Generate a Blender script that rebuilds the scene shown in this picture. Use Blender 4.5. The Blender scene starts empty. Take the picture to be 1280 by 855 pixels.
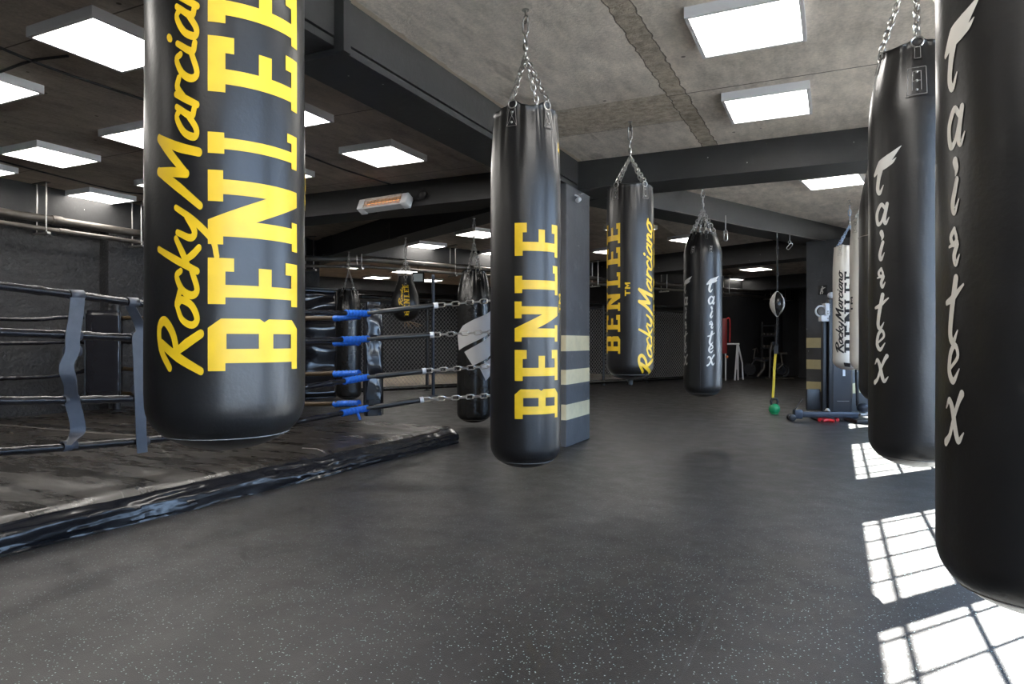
import bpy, bmesh, math, random
from mathutils import Vector, Matrix
from mathutils.geometry import tessellate_polygon
random.seed(7)
PI = math.pi
scene = bpy.context.scene
C = scene.collection

# ------------------------------------------------------------------ camera model
F = 853.3
YAW = math.radians(25.4)
CAMZ = 1.03
CA, SA = math.cos(YAW), math.sin(YAW)
CEIL = 2.87
def ray(px, py):
    u = (px - 640) / F; v = (427.5 - py) / F
    return Vector((u * CA - SA, u * SA + CA, v))
def at(px, py, depth):
    d = ray(px, py); return Vector((0, 0, CAMZ)) + d * depth
def onz(px, py, z):
    d = ray(px, py); return Vector((0, 0, CAMZ)) + d * ((z - CAMZ) / d.z)
def onx(px, py, x):
    d = ray(px, py); return Vector((0, 0, CAMZ)) + d * (x / d.x)
def ony(px, py, y):
    d = ray(px, py); return Vector((0, 0, CAMZ)) + d * (y / d.y)
PHI = math.radians(25.5)           # the rear of the hall is turned by this much
E1 = Vector((math.sin(PHI), math.cos(PHI), 0))
E2 = Vector((-math.cos(PHI), math.sin(PHI), 0))
def ee(a, b, z=0.0):
    return E1 * a + E2 * b + Vector((0, 0, z))

# ------------------------------------------------------------------ materials
MATS = {}
def lin(c):
    return tuple((x / 12.92 if x <= .04045 else ((x + .055) / 1.055) ** 2.4) for x in c)
def mat(name, col, rough=.5, metal=0.0, bump=None, var=None, spec=.5, coat=0.0, emit=None, sheen=0.0):
    """bump=(scale, strength, detail); var=(scale, amount)"""
    m = bpy.data.materials.new(name); m.use_nodes = True
    nt = m.node_tree; b = nt.nodes['Principled BSDF']
    b.inputs['Base Color'].default_value = (*col, 1)
    b.inputs['Roughness'].default_value = rough
    b.inputs['Metallic'].default_value = metal
    b.inputs['Specular IOR Level'].default_value = spec
    b.inputs['Coat Weight'].default_value = coat
    if emit:
        b.inputs['Emission Color'].default_value = (*emit[0], 1)
        b.inputs['Emission Strength'].default_value = emit[1]
    tc = nt.nodes.new('ShaderNodeTexCoord')
    if var:
        n = nt.nodes.new('ShaderNodeTexNoise'); n.inputs['Scale'].default_value = var[0]
        n.inputs['Detail'].default_value = 6
        nt.links.new(tc.outputs['Object'], n.inputs['Vector'])
        mr = nt.nodes.new('ShaderNodeMapRange')
        mr.inputs['From Min'].default_value = .3; mr.inputs['From Max'].default_value = .7
        mr.inputs['To Min'].default_value = 1 - var[1]; mr.inputs['To Max'].default_value = 1 + var[1]
        nt.links.new(n.outputs['Fac'], mr.inputs['Value'])
        mx = nt.nodes.new('ShaderNodeVectorMath'); mx.operation = 'SCALE'
        mx.inputs[0].default_value = col
        nt.links.new(mr.outputs['Result'], mx.inputs['Scale'])
        nt.links.new(mx.outputs['Vector'], b.inputs['Base Color'])
    if bump:
        n2 = nt.nodes.new('ShaderNodeTexNoise'); n2.inputs['Scale'].default_value = bump[0]
        n2.inputs['Detail'].default_value = bump[2] if len(bump) > 2 else 3
        nt.links.new(tc.outputs['Object'], n2.inputs['Vector'])
        bp = nt.nodes.new('ShaderNodeBump'); bp.inputs['Strength'].default_value = bump[1]
        bp.inputs['Distance'].default_value = bump[3] if len(bump) > 3 else .01
        nt.links.new(n2.outputs['Fac'], bp.inputs['Height'])
        nt.links.new(bp.outputs['Normal'], b.inputs['Normal'])
    MATS[name] = m
    return m

def nd(nt, typ, **kw):
    n = nt.nodes.new(typ)
    for k, v in kw.items():
        if k == 'op': n.operation = v
        else: n.inputs[k].default_value = v
    return n
def math_node(nt, op, a, b=None, c=None):
    n = nt.nodes.new('ShaderNodeMath'); n.operation = op
    for i, x in enumerate((a, b, c)):
        if x is None: continue
        if isinstance(x, (int, float)): n.inputs[i].default_value = x
        else: nt.links.new(x, n.inputs[i])
    return n.outputs[0]
def mixc(nt, fac, a, b):
    n = nt.nodes.new('ShaderNodeMix'); n.data_type = 'RGBA'
    if isinstance(fac, (int, float)): n.inputs[0].default_value = fac
    else: nt.links.new(fac, n.inputs[0])
    for i, x in ((6, a), (7, b)):
        if isinstance(x, tuple): n.inputs[i].default_value = (*x, 1)
        else: nt.links.new(x, n.inputs[i])
    return n.outputs[2]
def noise(nt, vec, scale, detail=4, rough=.5):
    n = nt.nodes.new('ShaderNodeTexNoise'); n.inputs['Scale'].default_value = scale
    n.inputs['Detail'].default_value = detail; n.inputs['Roughness'].default_value = rough
    nt.links.new(vec, n.inputs['Vector']); return n.outputs['Fac']
def mrange(nt, v, a, b, c, d):
    n = nt.nodes.new('ShaderNodeMapRange')
    for k, x in (('From Min', a), ('From Max', b), ('To Min', c), ('To Max', d)): n.inputs[k].default_value = x
    nt.links.new(v, n.inputs['Value']); return n.outputs['Result']

def floor_material():
    m = bpy.data.materials.new('speckled_rubber'); m.use_nodes = True
    nt = m.node_tree; b = nt.nodes['Principled BSDF']
    g = nt.nodes.new('ShaderNodeNewGeometry'); pos = g.outputs['Position']
    sx = nt.nodes.new('ShaderNodeSeparateXYZ'); nt.links.new(pos, sx.inputs[0])
    big = noise(nt, pos, .9, 5, .6); mid = noise(nt, pos, 5, 5, .65)
    k = math_node(nt, 'ADD', mrange(nt, big, .3, .7, .72, 1.22), mrange(nt, mid, .3, .7, -.16, .16))
    base = nt.nodes.new('ShaderNodeVectorMath'); base.operation = 'SCALE'
    base.inputs[0].default_value = (.0285, .0258, .0252)
    nt.links.new(k, base.inputs['Scale'])
    vo = nt.nodes.new('ShaderNodeTexVoronoi'); vo.inputs['Scale'].default_value = 78
    nt.links.new(pos, vo.inputs['Vector'])
    sc_ = nt.nodes.new('ShaderNodeSeparateColor'); nt.links.new(vo.outputs['Color'], sc_.inputs[0])
    near = math_node(nt, 'LESS_THAN', vo.outputs['Distance'], .19)
    pick = math_node(nt, 'GREATER_THAN', sc_.outputs[0], .36)
    sp = math_node(nt, 'MULTIPLY', near, pick)
    spc = mixc(nt, sc_.outputs[1], (.34, .42, .41), (.16, .27, .26))
    col = mixc(nt, sp, base.outputs['Vector'], spc)
    # seams between the rolls, every 1.065 m, running the length of the hall
    t = math_node(nt, 'DIVIDE', math_node(nt, 'ADD', sx.outputs[0], 20 * 1.065 + .43 + .5325), 1.065)
    fr = math_node(nt, 'ABSOLUTE', math_node(nt, 'SUBTRACT', math_node(nt, 'FRACT', t), .5))
    seam = math_node(nt, 'LESS_THAN', fr, .003)
    worn = math_node(nt, 'LESS_THAN', fr, .0065)
    wn = mrange(nt, noise(nt, pos, 2.2, 3), .44, .6, 0, .22)
    col = mixc(nt, math_node(nt, 'MULTIPLY', worn, wn), col, (.16, .155, .15))
    col = mixc(nt, math_node(nt, 'MULTIPLY', seam, .7), col, (.03, .03, .03))
    nt.links.new(col, b.inputs['Base Color'])
    nt.links.new(mrange(nt, mid, .3, .7, .30, .46), b.inputs['Roughness'])
    b.inputs['Specular IOR Level'].default_value = .27
    bp = nt.nodes.new('ShaderNodeBump'); bp.inputs['Strength'].default_value = .25; bp.inputs['Distance'].default_value = .004
    nt.links.new(noise(nt, pos, 260, 2), bp.inputs['Height'])
    nt.links.new(bp.outputs['Normal'], b.inputs['Normal'])
    return m

def ceiling_material():
    m = bpy.data.materials.new('raw_concrete'); m.use_nodes = True
    nt = m.node_tree; b = nt.nodes['Principled BSDF']
    g = nt.nodes.new('ShaderNodeNewGeometry'); pos = g.outputs['Position']
    sx = nt.nodes.new('ShaderNodeSeparateXYZ'); nt.links.new(pos, sx.inputs[0]); X, Y = sx.outputs[0], sx.outputs[1]
    mp = nt.nodes.new('ShaderNodeMapping'); mp.inputs['Scale'].default_value = (3.0, 1.0, 1)
    nt.links.new(pos, mp.inputs['Vector'])
    big = noise(nt, pos, .8, 6, .65); streak = noise(nt, mp.outputs[0], 4, 6, .6); fine = noise(nt, pos, 45, 4, .7)
    k = math_node(nt, 'ADD', mrange(nt, big, .3, .7, .72, 1.18), mrange(nt, streak, .3, .7, -.2, .16))
    k = math_node(nt, 'ADD', k, mrange(nt, fine, .3, .7, -.13, .13))
    # the left of beam: darker, browner tint
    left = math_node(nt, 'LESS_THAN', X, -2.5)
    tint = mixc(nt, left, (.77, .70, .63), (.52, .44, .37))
    base = nt.nodes.new('ShaderNodeVectorMath'); base.operation = 'SCALE'
    nt.links.new(tint, base.inputs[0]); nt.links.new(k, base.inputs['Scale'])
    # rough joint band and rough end strip
    def band(v, lo, hi):
        return math_node(nt, 'MULTIPLY', math_node(nt, 'GREATER_THAN', v, lo), math_node(nt, 'LESS_THAN', v, hi))
    wob = math_node(nt, 'ADD', X, mrange(nt, noise(nt, pos, 7, 3), .3, .7, -.012, .012))
    b1 = math_node(nt, 'MULTIPLY', band(wob, -1.14, -1.0), math_node(nt, 'LESS_THAN', Y, 6.58))
    b2 = math_node(nt, 'MULTIPLY', band(Y, 5.06, 5.72), band(X, -2.4, -1.14))
    rough = math_node(nt, 'MAXIMUM', b1, b2)
    rn = mrange(nt, noise(nt, pos, 14, 6, .75), .35, .7, .0, 1.0)
    rc = mixc(nt, rn, (.24, .19, .14), (.68, .60, .49))
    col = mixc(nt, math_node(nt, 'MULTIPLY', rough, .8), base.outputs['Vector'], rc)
    def line(v, at_, w):
        return math_node(nt, 'LESS_THAN', math_node(nt, 'ABSOLUTE', math_node(nt, 'SUBTRACT', v, at_)), w)
    ln = math_node(nt, 'MULTIPLY', line(Y, 5.12, .007), math_node(nt, 'GREATER_THAN', X, -1.14))
    for v, a in ((wob, -1.14), (wob, -1.0)):
        ln = math_node(nt, 'MAXIMUM', ln, math_node(nt, 'MULTIPLY', line(v, a, .004), math_node(nt, 'LESS_THAN', Y, 6.58)))
    l2 = math_node(nt, 'MULTIPLY', line(Y, 5.73, .004), band(X, -2.4, -1.14))
    ln = math_node(nt, 'MAXIMUM', ln, l2)
    # formwork joints of the left slab, every 1.9 m
    tt = math_node(nt, 'ABSOLUTE', math_node(nt, 'SUBTRACT', math_node(nt, 'FRACT', math_node(nt, 'DIVIDE', math_node(nt, 'ADD', Y, 40.25), 1.9)), .5))
    l3 = math_node(nt, 'MULTIPLY', math_node(nt, 'LESS_THAN', tt, .003), left)
    ln = math_node(nt, 'MAXIMUM', ln, l3)
    edge = math_node(nt, 'MULTIPLY', band(wob, -2.40, -2.345), math_node(nt, 'LESS_THAN', Y, 6.58))
    col = mixc(nt, math_node(nt, 'MULTIPLY', edge, .8), col, (.62, .52, .40))
    st1 = math_node(nt, 'MULTIPLY', band(X, -2.33, -1.95), math_node(nt, 'LESS_THAN', Y, 6.58))
    st2 = math_node(nt, 'MULTIPLY', st1, mrange(nt, noise(nt, mp.outputs[0], 2.2, 5, .6), .52, .66, 0, .55))
    col = mixc(nt, st2, col, (.22, .18, .15))
    # pits
    vo = nt.nodes.new('ShaderNodeTexVoronoi'); vo.inputs['Scale'].default_value = 3.2; nt.links.new(pos, vo.inputs['Vector'])
    pit = math_node(nt, 'LESS_THAN', vo.outputs['Distance'], .045)
    col = mixc(nt, math_node(nt, 'MULTIPLY', math_node(nt, 'MAXIMUM', ln, pit), .75), col, (.05, .04, .035))
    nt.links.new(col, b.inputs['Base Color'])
    b.inputs['Roughness'].default_value = .85; b.inputs['Specular IOR Level'].default_value = .2
    bp = nt.nodes.new('ShaderNodeBump'); bp.inputs['Strength'].default_value = .5; bp.inputs['Distance'].default_value = .01
    nt.links.new(math_node(nt, 'ADD', fine, math_node(nt, 'MULTIPLY', math_node(nt, 'MULTIPLY', rn, rough), 3)), bp.inputs['Height'])
    nt.links.new(bp.outputs['Normal'], b.inputs['Normal'])
    return m

def paint_material(name, col, stripes=False, chip=.5, stripe_col=(.66, .58, .38)):
    m = bpy.data.materials.new(name); m.use_nodes = True
    nt = m.node_tree; b = nt.nodes['Principled BSDF']
    g = nt.nodes.new('ShaderNodeNewGeometry'); pos = g.outputs['Position']
    big = noise(nt, pos, 2.3, 6, .6)
    base = nt.nodes.new('ShaderNodeVectorMath'); base.operation = 'SCALE'; base.inputs[0].default_value = col
    nt.links.new(mrange(nt, big, .3, .7, .8, 1.2), base.inputs['Scale'])
    out = base.outputs['Vector']
    vo = nt.nodes.new('ShaderNodeTexVoronoi'); vo.inputs['Scale'].default_value = 7; nt.links.new(pos, vo.inputs['Vector'])
    sc_ = nt.nodes.new('ShaderNodeSeparateColor'); nt.links.new(vo.outputs['Color'], sc_.inputs[0])
    ch = math_node(nt, 'MULTIPLY', math_node(nt, 'LESS_THAN', vo.outputs['Distance'], .05), math_node(nt, 'GREATER_THAN', sc_.outputs[0], chip))
    out = mixc(nt, ch, out, (.012, .012, .012))
    v2 = nt.nodes.new('ShaderNodeTexVoronoi'); v2.inputs['Scale'].default_value = 10; nt.links.new(pos, v2.inputs['Vector'])
    s2_ = nt.nodes.new('ShaderNodeSeparateColor'); nt.links.new(v2.outputs['Color'], s2_.inputs[0])
    wh = math_node(nt, 'MULTIPLY', math_node(nt, 'LESS_THAN', v2.outputs['Distance'], .055), math_node(nt, 'GREATER_THAN', s2_.outputs[1], .82))
    out = mixc(nt, wh, out, (.45, .44, .42))
    scf = mrange(nt, noise(nt, pos, 6, 7, .72), .56, .70, 0, .35)
    out = mixc(nt, scf, out, tuple(x * 2.1 for x in col))
    if stripes:
        sx = nt.nodes.new('ShaderNodeSeparateXYZ'); nt.links.new(pos, sx.inputs[0]); Z = sx.outputs[2]
        s = None
        for lo, hi in ((.94, 1.095), (.612, .757), (.265, .417)):
            k = math_node(nt, 'MULTIPLY', math_node(nt, 'GREATER_THAN', Z, lo), math_node(nt, 'LESS_THAN', Z, hi))
            s = k if s is None else math_node(nt, 'MAXIMUM', s, k)
        sc2 = mixc(nt, mrange(nt, noise(nt, pos, 9, 4), .4, .7, 0, 1), stripe_col, tuple(x * .88 for x in stripe_col))
        out = mixc(nt, s, out, sc2)
    nt.links.new(out, b.inputs['Base Color'])
    b.inputs['Roughness'].default_value = .55; b.inputs['Specular IOR Level'].default_value = .4
    bp = nt.nodes.new('ShaderNodeBump'); bp.inputs['Strength'].default_value = .35; bp.inputs['Distance'].default_value = .006
    nt.links.new(noise(nt, pos, 22, 6, .6), bp.inputs['Height'])
    nt.links.new(bp.outputs['Normal'], b.inputs['Normal'])
    return m

M = {}
M['floor'] = floor_material()
M['ceiling'] = ceiling_material()
M['beam'] = paint_material('dark_beam_paint', (.026, .0258, .0262))
M['pillar'] = paint_material('grey_pillar_paint', (.085, .088, .095), True)
M['pillar_dark'] = paint_material('dark_pillar_paint', (.075, .076, .08), True, stripe_col=(.60, .52, .30))
M['stucco'] = mat('rough_stucco', (.021, .021, .0225), .6, bump=(28, .9, 5, .03), var=(3, .25))
M['wall'] = mat('dark_wall_paint', (.03, .03, .032), .7, bump=(20, .3, 4), var=(2, .2))
M['pale'] = mat('pale_wall_paint', (.55, .54, .52), .8, bump=(20, .1, 4))
M['leather'] = mat('black_leather', (.0098, .0092, .0092), .34, bump=(90, .12, 4, .004), var=(6, .3), spec=.5)
M['leather_shiny'] = mat('shiny_black_leather', (.014, .014, .014), .24, bump=(40, .15, 4, .006), var=(6, .3))
M['leather_white'] = mat('white_leather', (.72, .69, .63), .45, bump=(60, .12, 4, .004), var=(4, .06))
M['yellow'] = mat('yellow_print', (.70, .435, .011), .42, var=(14, .09), bump=(60, .06, 3, .003))
M['white_print'] = mat('silver_white_print', (.66, .64, .60), .5, var=(14, .05))
M['black_print'] = mat('black_print', (.012, .012, .014), .5)
M['grey_print'] = mat('pale_grey_print', (.50, .50, .51), .5)
M['stitch'] = mat('grey_stitching', (.22, .205, .19), .7)
M['steel'] = mat('zinc_steel', (.45, .435, .41), .32, 1.0, var=(30, .15))
M['steel_dark'] = mat('grey_pipe_metal', (.11, .098, .086), .45, .6, var=(8, .2))
M['black_metal'] = mat('black_powder_coat', (.018, .018, .02), .4, bump=(120, .05))
M['blue_metal'] = mat('dark_blue_grey_tube', (.036, .044, .062), .35, .3)
M['frame_white'] = mat('white_lamp_frame', (.72, .72, .74), .4)
M['diffuser'] = mat('lamp_diffuser', (.9, .9, .9), .5, emit=((1.0, .955, .89), 12.0))
M['vinyl'] = mat('black_vinyl', (.012, .012, .014), .16, bump=(7, .12, 3, .02))
M['vinyl_gloss'] = mat('glossy_black_vinyl', (.013, .013, .016), .13)
def canvas_material():
    m = bpy.data.materials.new('worn_black_ring_cover'); m.use_nodes = True
    nt = m.node_tree; b = nt.nodes['Principled BSDF']
    g = nt.nodes.new('ShaderNodeNewGeometry'); pos = g.outputs['Position']
    mp = nt.nodes.new('ShaderNodeMapping'); mp.inputs['Scale'].default_value = (.5, 2.2, 1); mp.inputs['Rotation'].default_value = (0, 0, .5)
    nt.links.new(pos, mp.inputs['Vector']); v = mp.outputs[0]
    n1 = noise(nt, v, 2.0, 7, .68); n2 = noise(nt, v, 9, 6, .7); n3 = noise(nt, pos, 1.3, 4)
    k = math_node(nt, 'ADD', mrange(nt, n1, .36, .66, 0, .75), mrange(nt, n2, .42, .7, 0, .4))
    col = mixc(nt, k, (.006, .0053, .005), (.024, .019, .0148))
    wv = nt.nodes.new('ShaderNodeTexVoronoi'); wv.feature = 'DISTANCE_TO_EDGE'; wv.inputs['Scale'].default_value = 1.1
    nt.links.new(pos, wv.inputs['Vector'])
    scr = math_node(nt, 'MULTIPLY', math_node(nt, 'LESS_THAN', wv.outputs['Distance'], .004), mrange(nt, n3, .5, .6, 0, .5))
    col = mixc(nt, scr, col, (.16, .15, .14))
    nt.links.new(col, b.inputs['Base Color'])
    nt.links.new(mrange(nt, n1, .35, .65, .18, .42), b.inputs['Roughness'])
    bp = nt.nodes.new('ShaderNodeBump'); bp.inputs['Strength'].default_value = .22; bp.inputs['Distance'].default_value = .02
    nt.links.new(n1, bp.inputs['Height']); nt.links.new(bp.outputs['Normal'], b.inputs['Normal'])
    return m
M['canvas'] = canvas_material()
M['rope'] = mat('black_rope_cover', (.012, .012, .015), .2, bump=(35, .3, 3, .006))
M['dark_gold'] = mat('dark_gold_and_sheen', (.05, .031, .013), .45, bump=(60, .3))  # golden sheen of the black ropes put into the colour; plain tan elsewhere
M['blue_tape'] = mat('bright_blue_tape', (.012, .12, .55), .45, bump=(60, .4, 3, .01), var=(40, .3))
M['webbing'] = mat('blue_grey_webbing', (.062, .07, .09), .33, bump=(200, .15), var=(20, .15))
M['sleeve'] = mat('black_foam_sleeve', (.02, .02, .02), .3, bump=(30, .3))
M['white_plastic'] = mat('white_plastic', (.75, .76, .78), .35)
M['heater_shell'] = mat('heater_shell', (.55, .55, .54), .35)
M['mirror_grid'] = mat('heater_reflector', (.7, .7, .7), .2, 1.0)
M['heater_bar'] = mat('heater_glow_tube', (.8, .3, .05), .4, emit=((1.0, .45, .07), .75))
M['heater_red'] = mat('heater_red_tube', (.6, .06, .03), .4, emit=((1.0, .10, .04), .35))
M['green'] = mat('green_vinyl_coat', (.015, .30, .11), .4, var=(10, .1))
M['yellow_band'] = mat('yellow_strap_webbing', (.72, .52, .02), .55, bump=(200, .2))
M['shroud'] = mat('slate_panel', (.04, .042, .05), .5)
M['red'] = mat('red_fabric', (.55, .02, .025), .5, var=(20, .2))
M['red_plastic'] = mat('red_plastic', (.26, .015, .012), .4)
M['white_rubber'] = mat('pale_ball_leather', (.66, .63, .58), .4)
M['cord'] = mat('black_elastic_cord', (.02, .02, .02), .6)
M['blue_chain'] = mat('blue_white_chain', (.35, .45, .62), .4, .6)
M['tan_mat'] = mat('tan_cage_mat', (.30, .25, .19), .7, var=(3, .15))
M['screen'] = mat('grey_screen', (.2, .23, .23), .3, emit=((.55, .62, .62), .12))
M['ground'] = mat('outdoor_paving', (.72, .69, .645), .8)

# ------------------------------------------------------------------ mesh builder
class MB:
    def __init__(s): s.v = []; s.f = []
    def add(s, vs, fs):
        o = len(s.v); s.v += [Vector(p) for p in vs]; s.f += [tuple(i + o for i in f) for f in fs]
    def box(s, lo, hi, mtx=None):
        x0, y0, z0 = lo; x1, y1, z1 = hi
        vs = [Vector(p) for p in ((x0,y0,z0),(x1,y0,z0),(x1,y1,z0),(x0,y1,z0),(x0,y0,z1),(x1,y0,z1),(x1,y1,z1),(x0,y1,z1))]
        if mtx: vs = [mtx @ p for p in vs]
        s.add(vs, [(3,2,1,0),(4,5,6,7),(0,1,5,4),(1,2,6,5),(2,3,7,6),(3,0,4,7)])
    def bbox(s, lo, hi, b=.01, mtx=None):
        """box with chamfered edges"""
        bm = bmesh.new(); bmesh.ops.create_cube(bm, size=1)
        d = [hi[i] - lo[i] for i in range(3)]; c = [(hi[i] + lo[i]) / 2 for i in range(3)]
        for v in bm.verts: v.co = Vector((v.co.x * d[0] + c[0], v.co.y * d[1] + c[1], v.co.z * d[2] + c[2]))
        bmesh.ops.bevel(bm, geom=bm.edges[:] , offset=min(b, min(d) * .45), segments=2, affect='EDGES', profile=.5)
        bm.verts.ensure_lookup_table()
        vs = [(mtx @ v.co) if mtx else v.co.copy() for v in bm.verts]
        s.add(vs, [tuple(v.index for v in f.verts) for f in bm.faces]); bm.free()
    def prism(s, pts, z0, z1):
        n = len(pts)
        s.add([(p[0], p[1], z0) for p in pts] + [(p[0], p[1], z1) for p in pts],
              [tuple(range(n))[::-1], tuple(range(n, 2 * n))] + [(i, (i + 1) % n, n + (i + 1) % n, n + i) for i in range(n)])
    def tube(s, path, r, n=10, closed=False, caps=True, tw=0.0):
        path = [Vector(p) for p in path]; k = len(path)
        rs = r if isinstance(r, (list, tuple)) else [r] * k
        rings = []; prev = None
        for i, p in enumerate(path):
            a = path[(i - 1) % k] if (closed or i > 0) else p
            b = path[(i + 1) % k] if (closed or i < k - 1) else p
            t = (b - a).normalized()
            if prev is None:
                ref = Vector((0, 0, 1)) if abs(t.z) < .9 else Vector((1, 0, 0))
                nx = t.cross(ref).normalized()
            else:
                nx = (prev - t * prev.dot(t)).normalized()
            prev = nx; ny = t.cross(nx)
            rings.append([p + (nx * math.cos(2 * PI * j / n) + ny * math.sin(2 * PI * j / n)) * rs[i] for j in range(n)])
        vs = [q for rg in rings for q in rg]; fs = []
        for i in range(k if closed else k - 1):
            i2 = (i + 1) % k
            for j in range(n):
                fs.append((i * n + j, i * n + (j + 1) % n, i2 * n + (j + 1) % n, i2 * n + j))
        if caps and not closed:
            fs.append(tuple(range(n))[::-1]); fs.append(tuple((k - 1) * n + j for j in range(n)))
        s.add(vs, fs)
    def cyl(s, a, b, r, n=14): s.tube([a, b], r, n)
    def lathe(s, prof, n=24, mtx=None):
        vs = []; fs = []
        for r, z in prof:
            for j in range(n):
                p = Vector((r * math.cos(2 * PI * j / n), r * math.sin(2 * PI * j / n), z))
                vs.append(mtx @ p if mtx else p)
        k = len(prof)
        for i in range(k - 1):
            for j in range(n):
                fs.append((i * n + j, i * n + (j + 1) % n, (i + 1) * n + (j + 1) % n, (i + 1) * n + j))
        fs.append(tuple(range(n))[::-1]); fs.append(tuple((k - 1) * n + j for j in range(n)))
        s.add(vs, fs)
    def sphere(s, c, r, n=16, sq=(1, 1, 1)):
        c = Vector(c); m = n // 2
        prof = [(max(1e-4, math.sin(PI * i / m)) * r, -math.cos(PI * i / m) * r) for i in range(m + 1)]
        s.lathe(prof, n, Matrix.Translation(c) @ Matrix.Diagonal((*sq, 1)))
    def ring(s, c, ax, R, r, n=20, m=7, arc=(0, 2 * PI), up=None):
        """torus (or arc of one) in the plane perpendicular to ax"""
        c = Vector(c); ax = Vector(ax).normalized()
        ref = Vector(up) if up else (Vector((0, 0, 1)) if abs(ax.z) < .9 else Vector((1, 0, 0)))
        y = (ref - ax * ref.dot(ax)).normalized(); x = y.cross(ax)
        full = abs(arc[1] - arc[0] - 2 * PI) < 1e-4
        k = n if full else n + 1
        pts = [c + (x * math.cos(arc[0] + (arc[1] - arc[0]) * i / n) + y * math.sin(arc[0] + (arc[1] - arc[0]) * i / n)) * R for i in range(k)]
        s.tube(pts, r, m, closed=full)
    def link(s, c, t, side, L, W, r, n=12, m=6):
        c = Vector(c); t = Vector(t).normalized(); side = Vector(side); side = (side - t * side.dot(t)).normalized()
        pts = []; h = (L - W) / 2; w = W / 2
        for i in range(n):
            a = 2 * PI * (i + .5) / n
            p = c + side * (w * math.cos(a)) + t * (w * math.sin(a) + (h if math.sin(a) > 0 else -h))
            pts.append(p)
        s.tube(pts, r, m, closed=True)
    def chain(s, a, b, L=.042, W=.026, r=.0042, sag=0.0, n=10, m=5):
        a = Vector(a); b = Vector(b); d = (b - a).length; k = max(1, round(d / (L - 2.3 * r))); t = (b - a) / d
        ref = Vector((0, 0, 1)) if abs(t.z) < .9 else Vector((1, .3, 0))
        s1 = t.cross(ref).normalized(); s2 = t.cross(s1)
        for i in range(k):
            q = (i + .5) / k
            c = a + (b - a) * q - Vector((0, 0, sag * 4 * q * (1 - q)))
            s.link(c, t, (s1 + s2 * .25) if i % 2 else (s2 - s1 * .25), L, W, r, n, m)
    def build(s, name, m, parent=None, smooth=True, loc=None, angle=40):
        me = bpy.data.meshes.new(name)
        me.from_pydata([tuple(p) for p in s.v], [], s.f); me.update()
        bm = bmesh.new(); bm.from_mesh(me); bmesh.ops.recalc_face_normals(bm, faces=bm.faces[:])
        if smooth:
            for f in bm.faces: f.smooth = True
            ca = math.radians(angle)
            for e in bm.edges:
                if len(e.link_faces) == 2 and e.calc_face_angle(0) > ca: e.smooth = False
        bm.to_mesh(me); bm.free()
        me.materials.append(m)
        o = bpy.data.objects.new(name, me); C.objects.link(o)
        if loc is not None: o.location = loc
        if parent: o.parent = parent
        return o

def thing(name, label, cat, loc=(0, 0, 0), group=None, rotz=0.0):
    o = bpy.data.objects.new(name, None); C.objects.link(o)
    o.empty_display_size = .1; o.location = loc; o.rotation_euler = (0, 0, rotz)
    o['label'] = label; o['category'] = cat
    if group: o['group'] = group
    return o
def tag(o, label, cat, group=None):
    o['label'] = label; o['category'] = cat
    if group: o['group'] = group
    return o
def struct(name, mb, m, label=None, smooth=False):
    o = mb.build(name, m, None, smooth)
    o['kind'] = 'structure'
    if label: o['label'] = label
    return o

# ------------------------------------------------------------------ room shell
m_ = MB(); m_.box((-22, -4, -.12), (14, 34, 0)); struct('floor', m_, M['floor'], 'dark speckled rubber gym floor')
# right wall with daylight windows (outside the frame)
WX = 1.52
WT, WS, WD = 2.55, .45, .10
WIN = [(-2.1, -.85), (-.65, .5), (.65, 1.75), (1.9, 3.1), (3.3, 4.71), (4.86, 6.34), (7.56, 9.63), (10.9, 12.3)]
m_ = MB(); m_.box((-22, -4, CEIL), (WX + WD, 14, CEIL + .2)); m_.box((-22, 14, CEIL), (10, 34, CEIL + .2)); struct('ceiling', m_, M['ceiling'], 'raw concrete ceiling slab')
m_ = MB()
ys = -3.2
for a, b in WIN:
    m_.box((WX, ys, 0), (WX + WD, a, CEIL)); m_.box((WX, a, 0), (WX + WD, b, WS)); m_.box((WX, a, WT), (WX + WD, b, CEIL)); ys = b
m_.box((WX, ys, 0), (WX + WD, 14.0, CEIL))
struct('wall_right', m_, M['pale'])
def glass():
    m = bpy.data.materials.new('window_glass'); m.use_nodes = True; nt = m.node_tree
    for n in list(nt.nodes):
        if n.type != 'OUTPUT_MATERIAL': nt.nodes.remove(n)
    out = [n for n in nt.nodes if n.type == 'OUTPUT_MATERIAL'][0]
    t = nt.nodes.new('ShaderNodeBsdfTransparent'); t.inputs[0].default_value = (.93, .96, .97, 1)
    g = nt.nodes.new('ShaderNodeBsdfGlossy'); g.inputs['Roughness'].default_value = .02
    mx = nt.nodes.new('ShaderNodeMixShader'); mx.inputs[0].default_value = .06
    nt.links.new(t.outputs[0], mx.inputs[1]); nt.links.new(g.outputs[0], mx.inputs[2]); nt.links.new(mx.outputs[0], out.inputs[0])
    return m
M['glass'] = glass()
for i, (a, b) in enumerate(WIN):
    f = MB(); xm = WX + .04; w = .02
    f.box((xm, a, WS), (xm + .02, a + .03, WT)); f.box((xm, b - .03, WS), (xm + .02, b, WT))
    f.box((xm, a, WS), (xm + .02, b, WS + .04)); f.box((xm, a, WT - .03), (xm + .02, b, WT))
    z = WT - .235
    while z > WS + .08:
        f.box((xm, a, z - .011), (xm + .014, b, z + .011)); z -= .42
    y = b - .16
    while y > a + .06:
        f.box((xm, y - .0075, WS), (xm + .012, y + .0075, WT)); y -= .33
    o = struct('window_%d' % (i + 1), f, M['black_metal'])
    g = MB(); g.box((xm + .004, a, WS), (xm + .008, b, WT)); p = g.build('pane', M['glass'], o, False)
m_ = MB(); m_.box((-9.2, -3.4, 0), (WX + WD, -3.2, CEIL)); struct('wall_front', m_, M['wall'])
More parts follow.
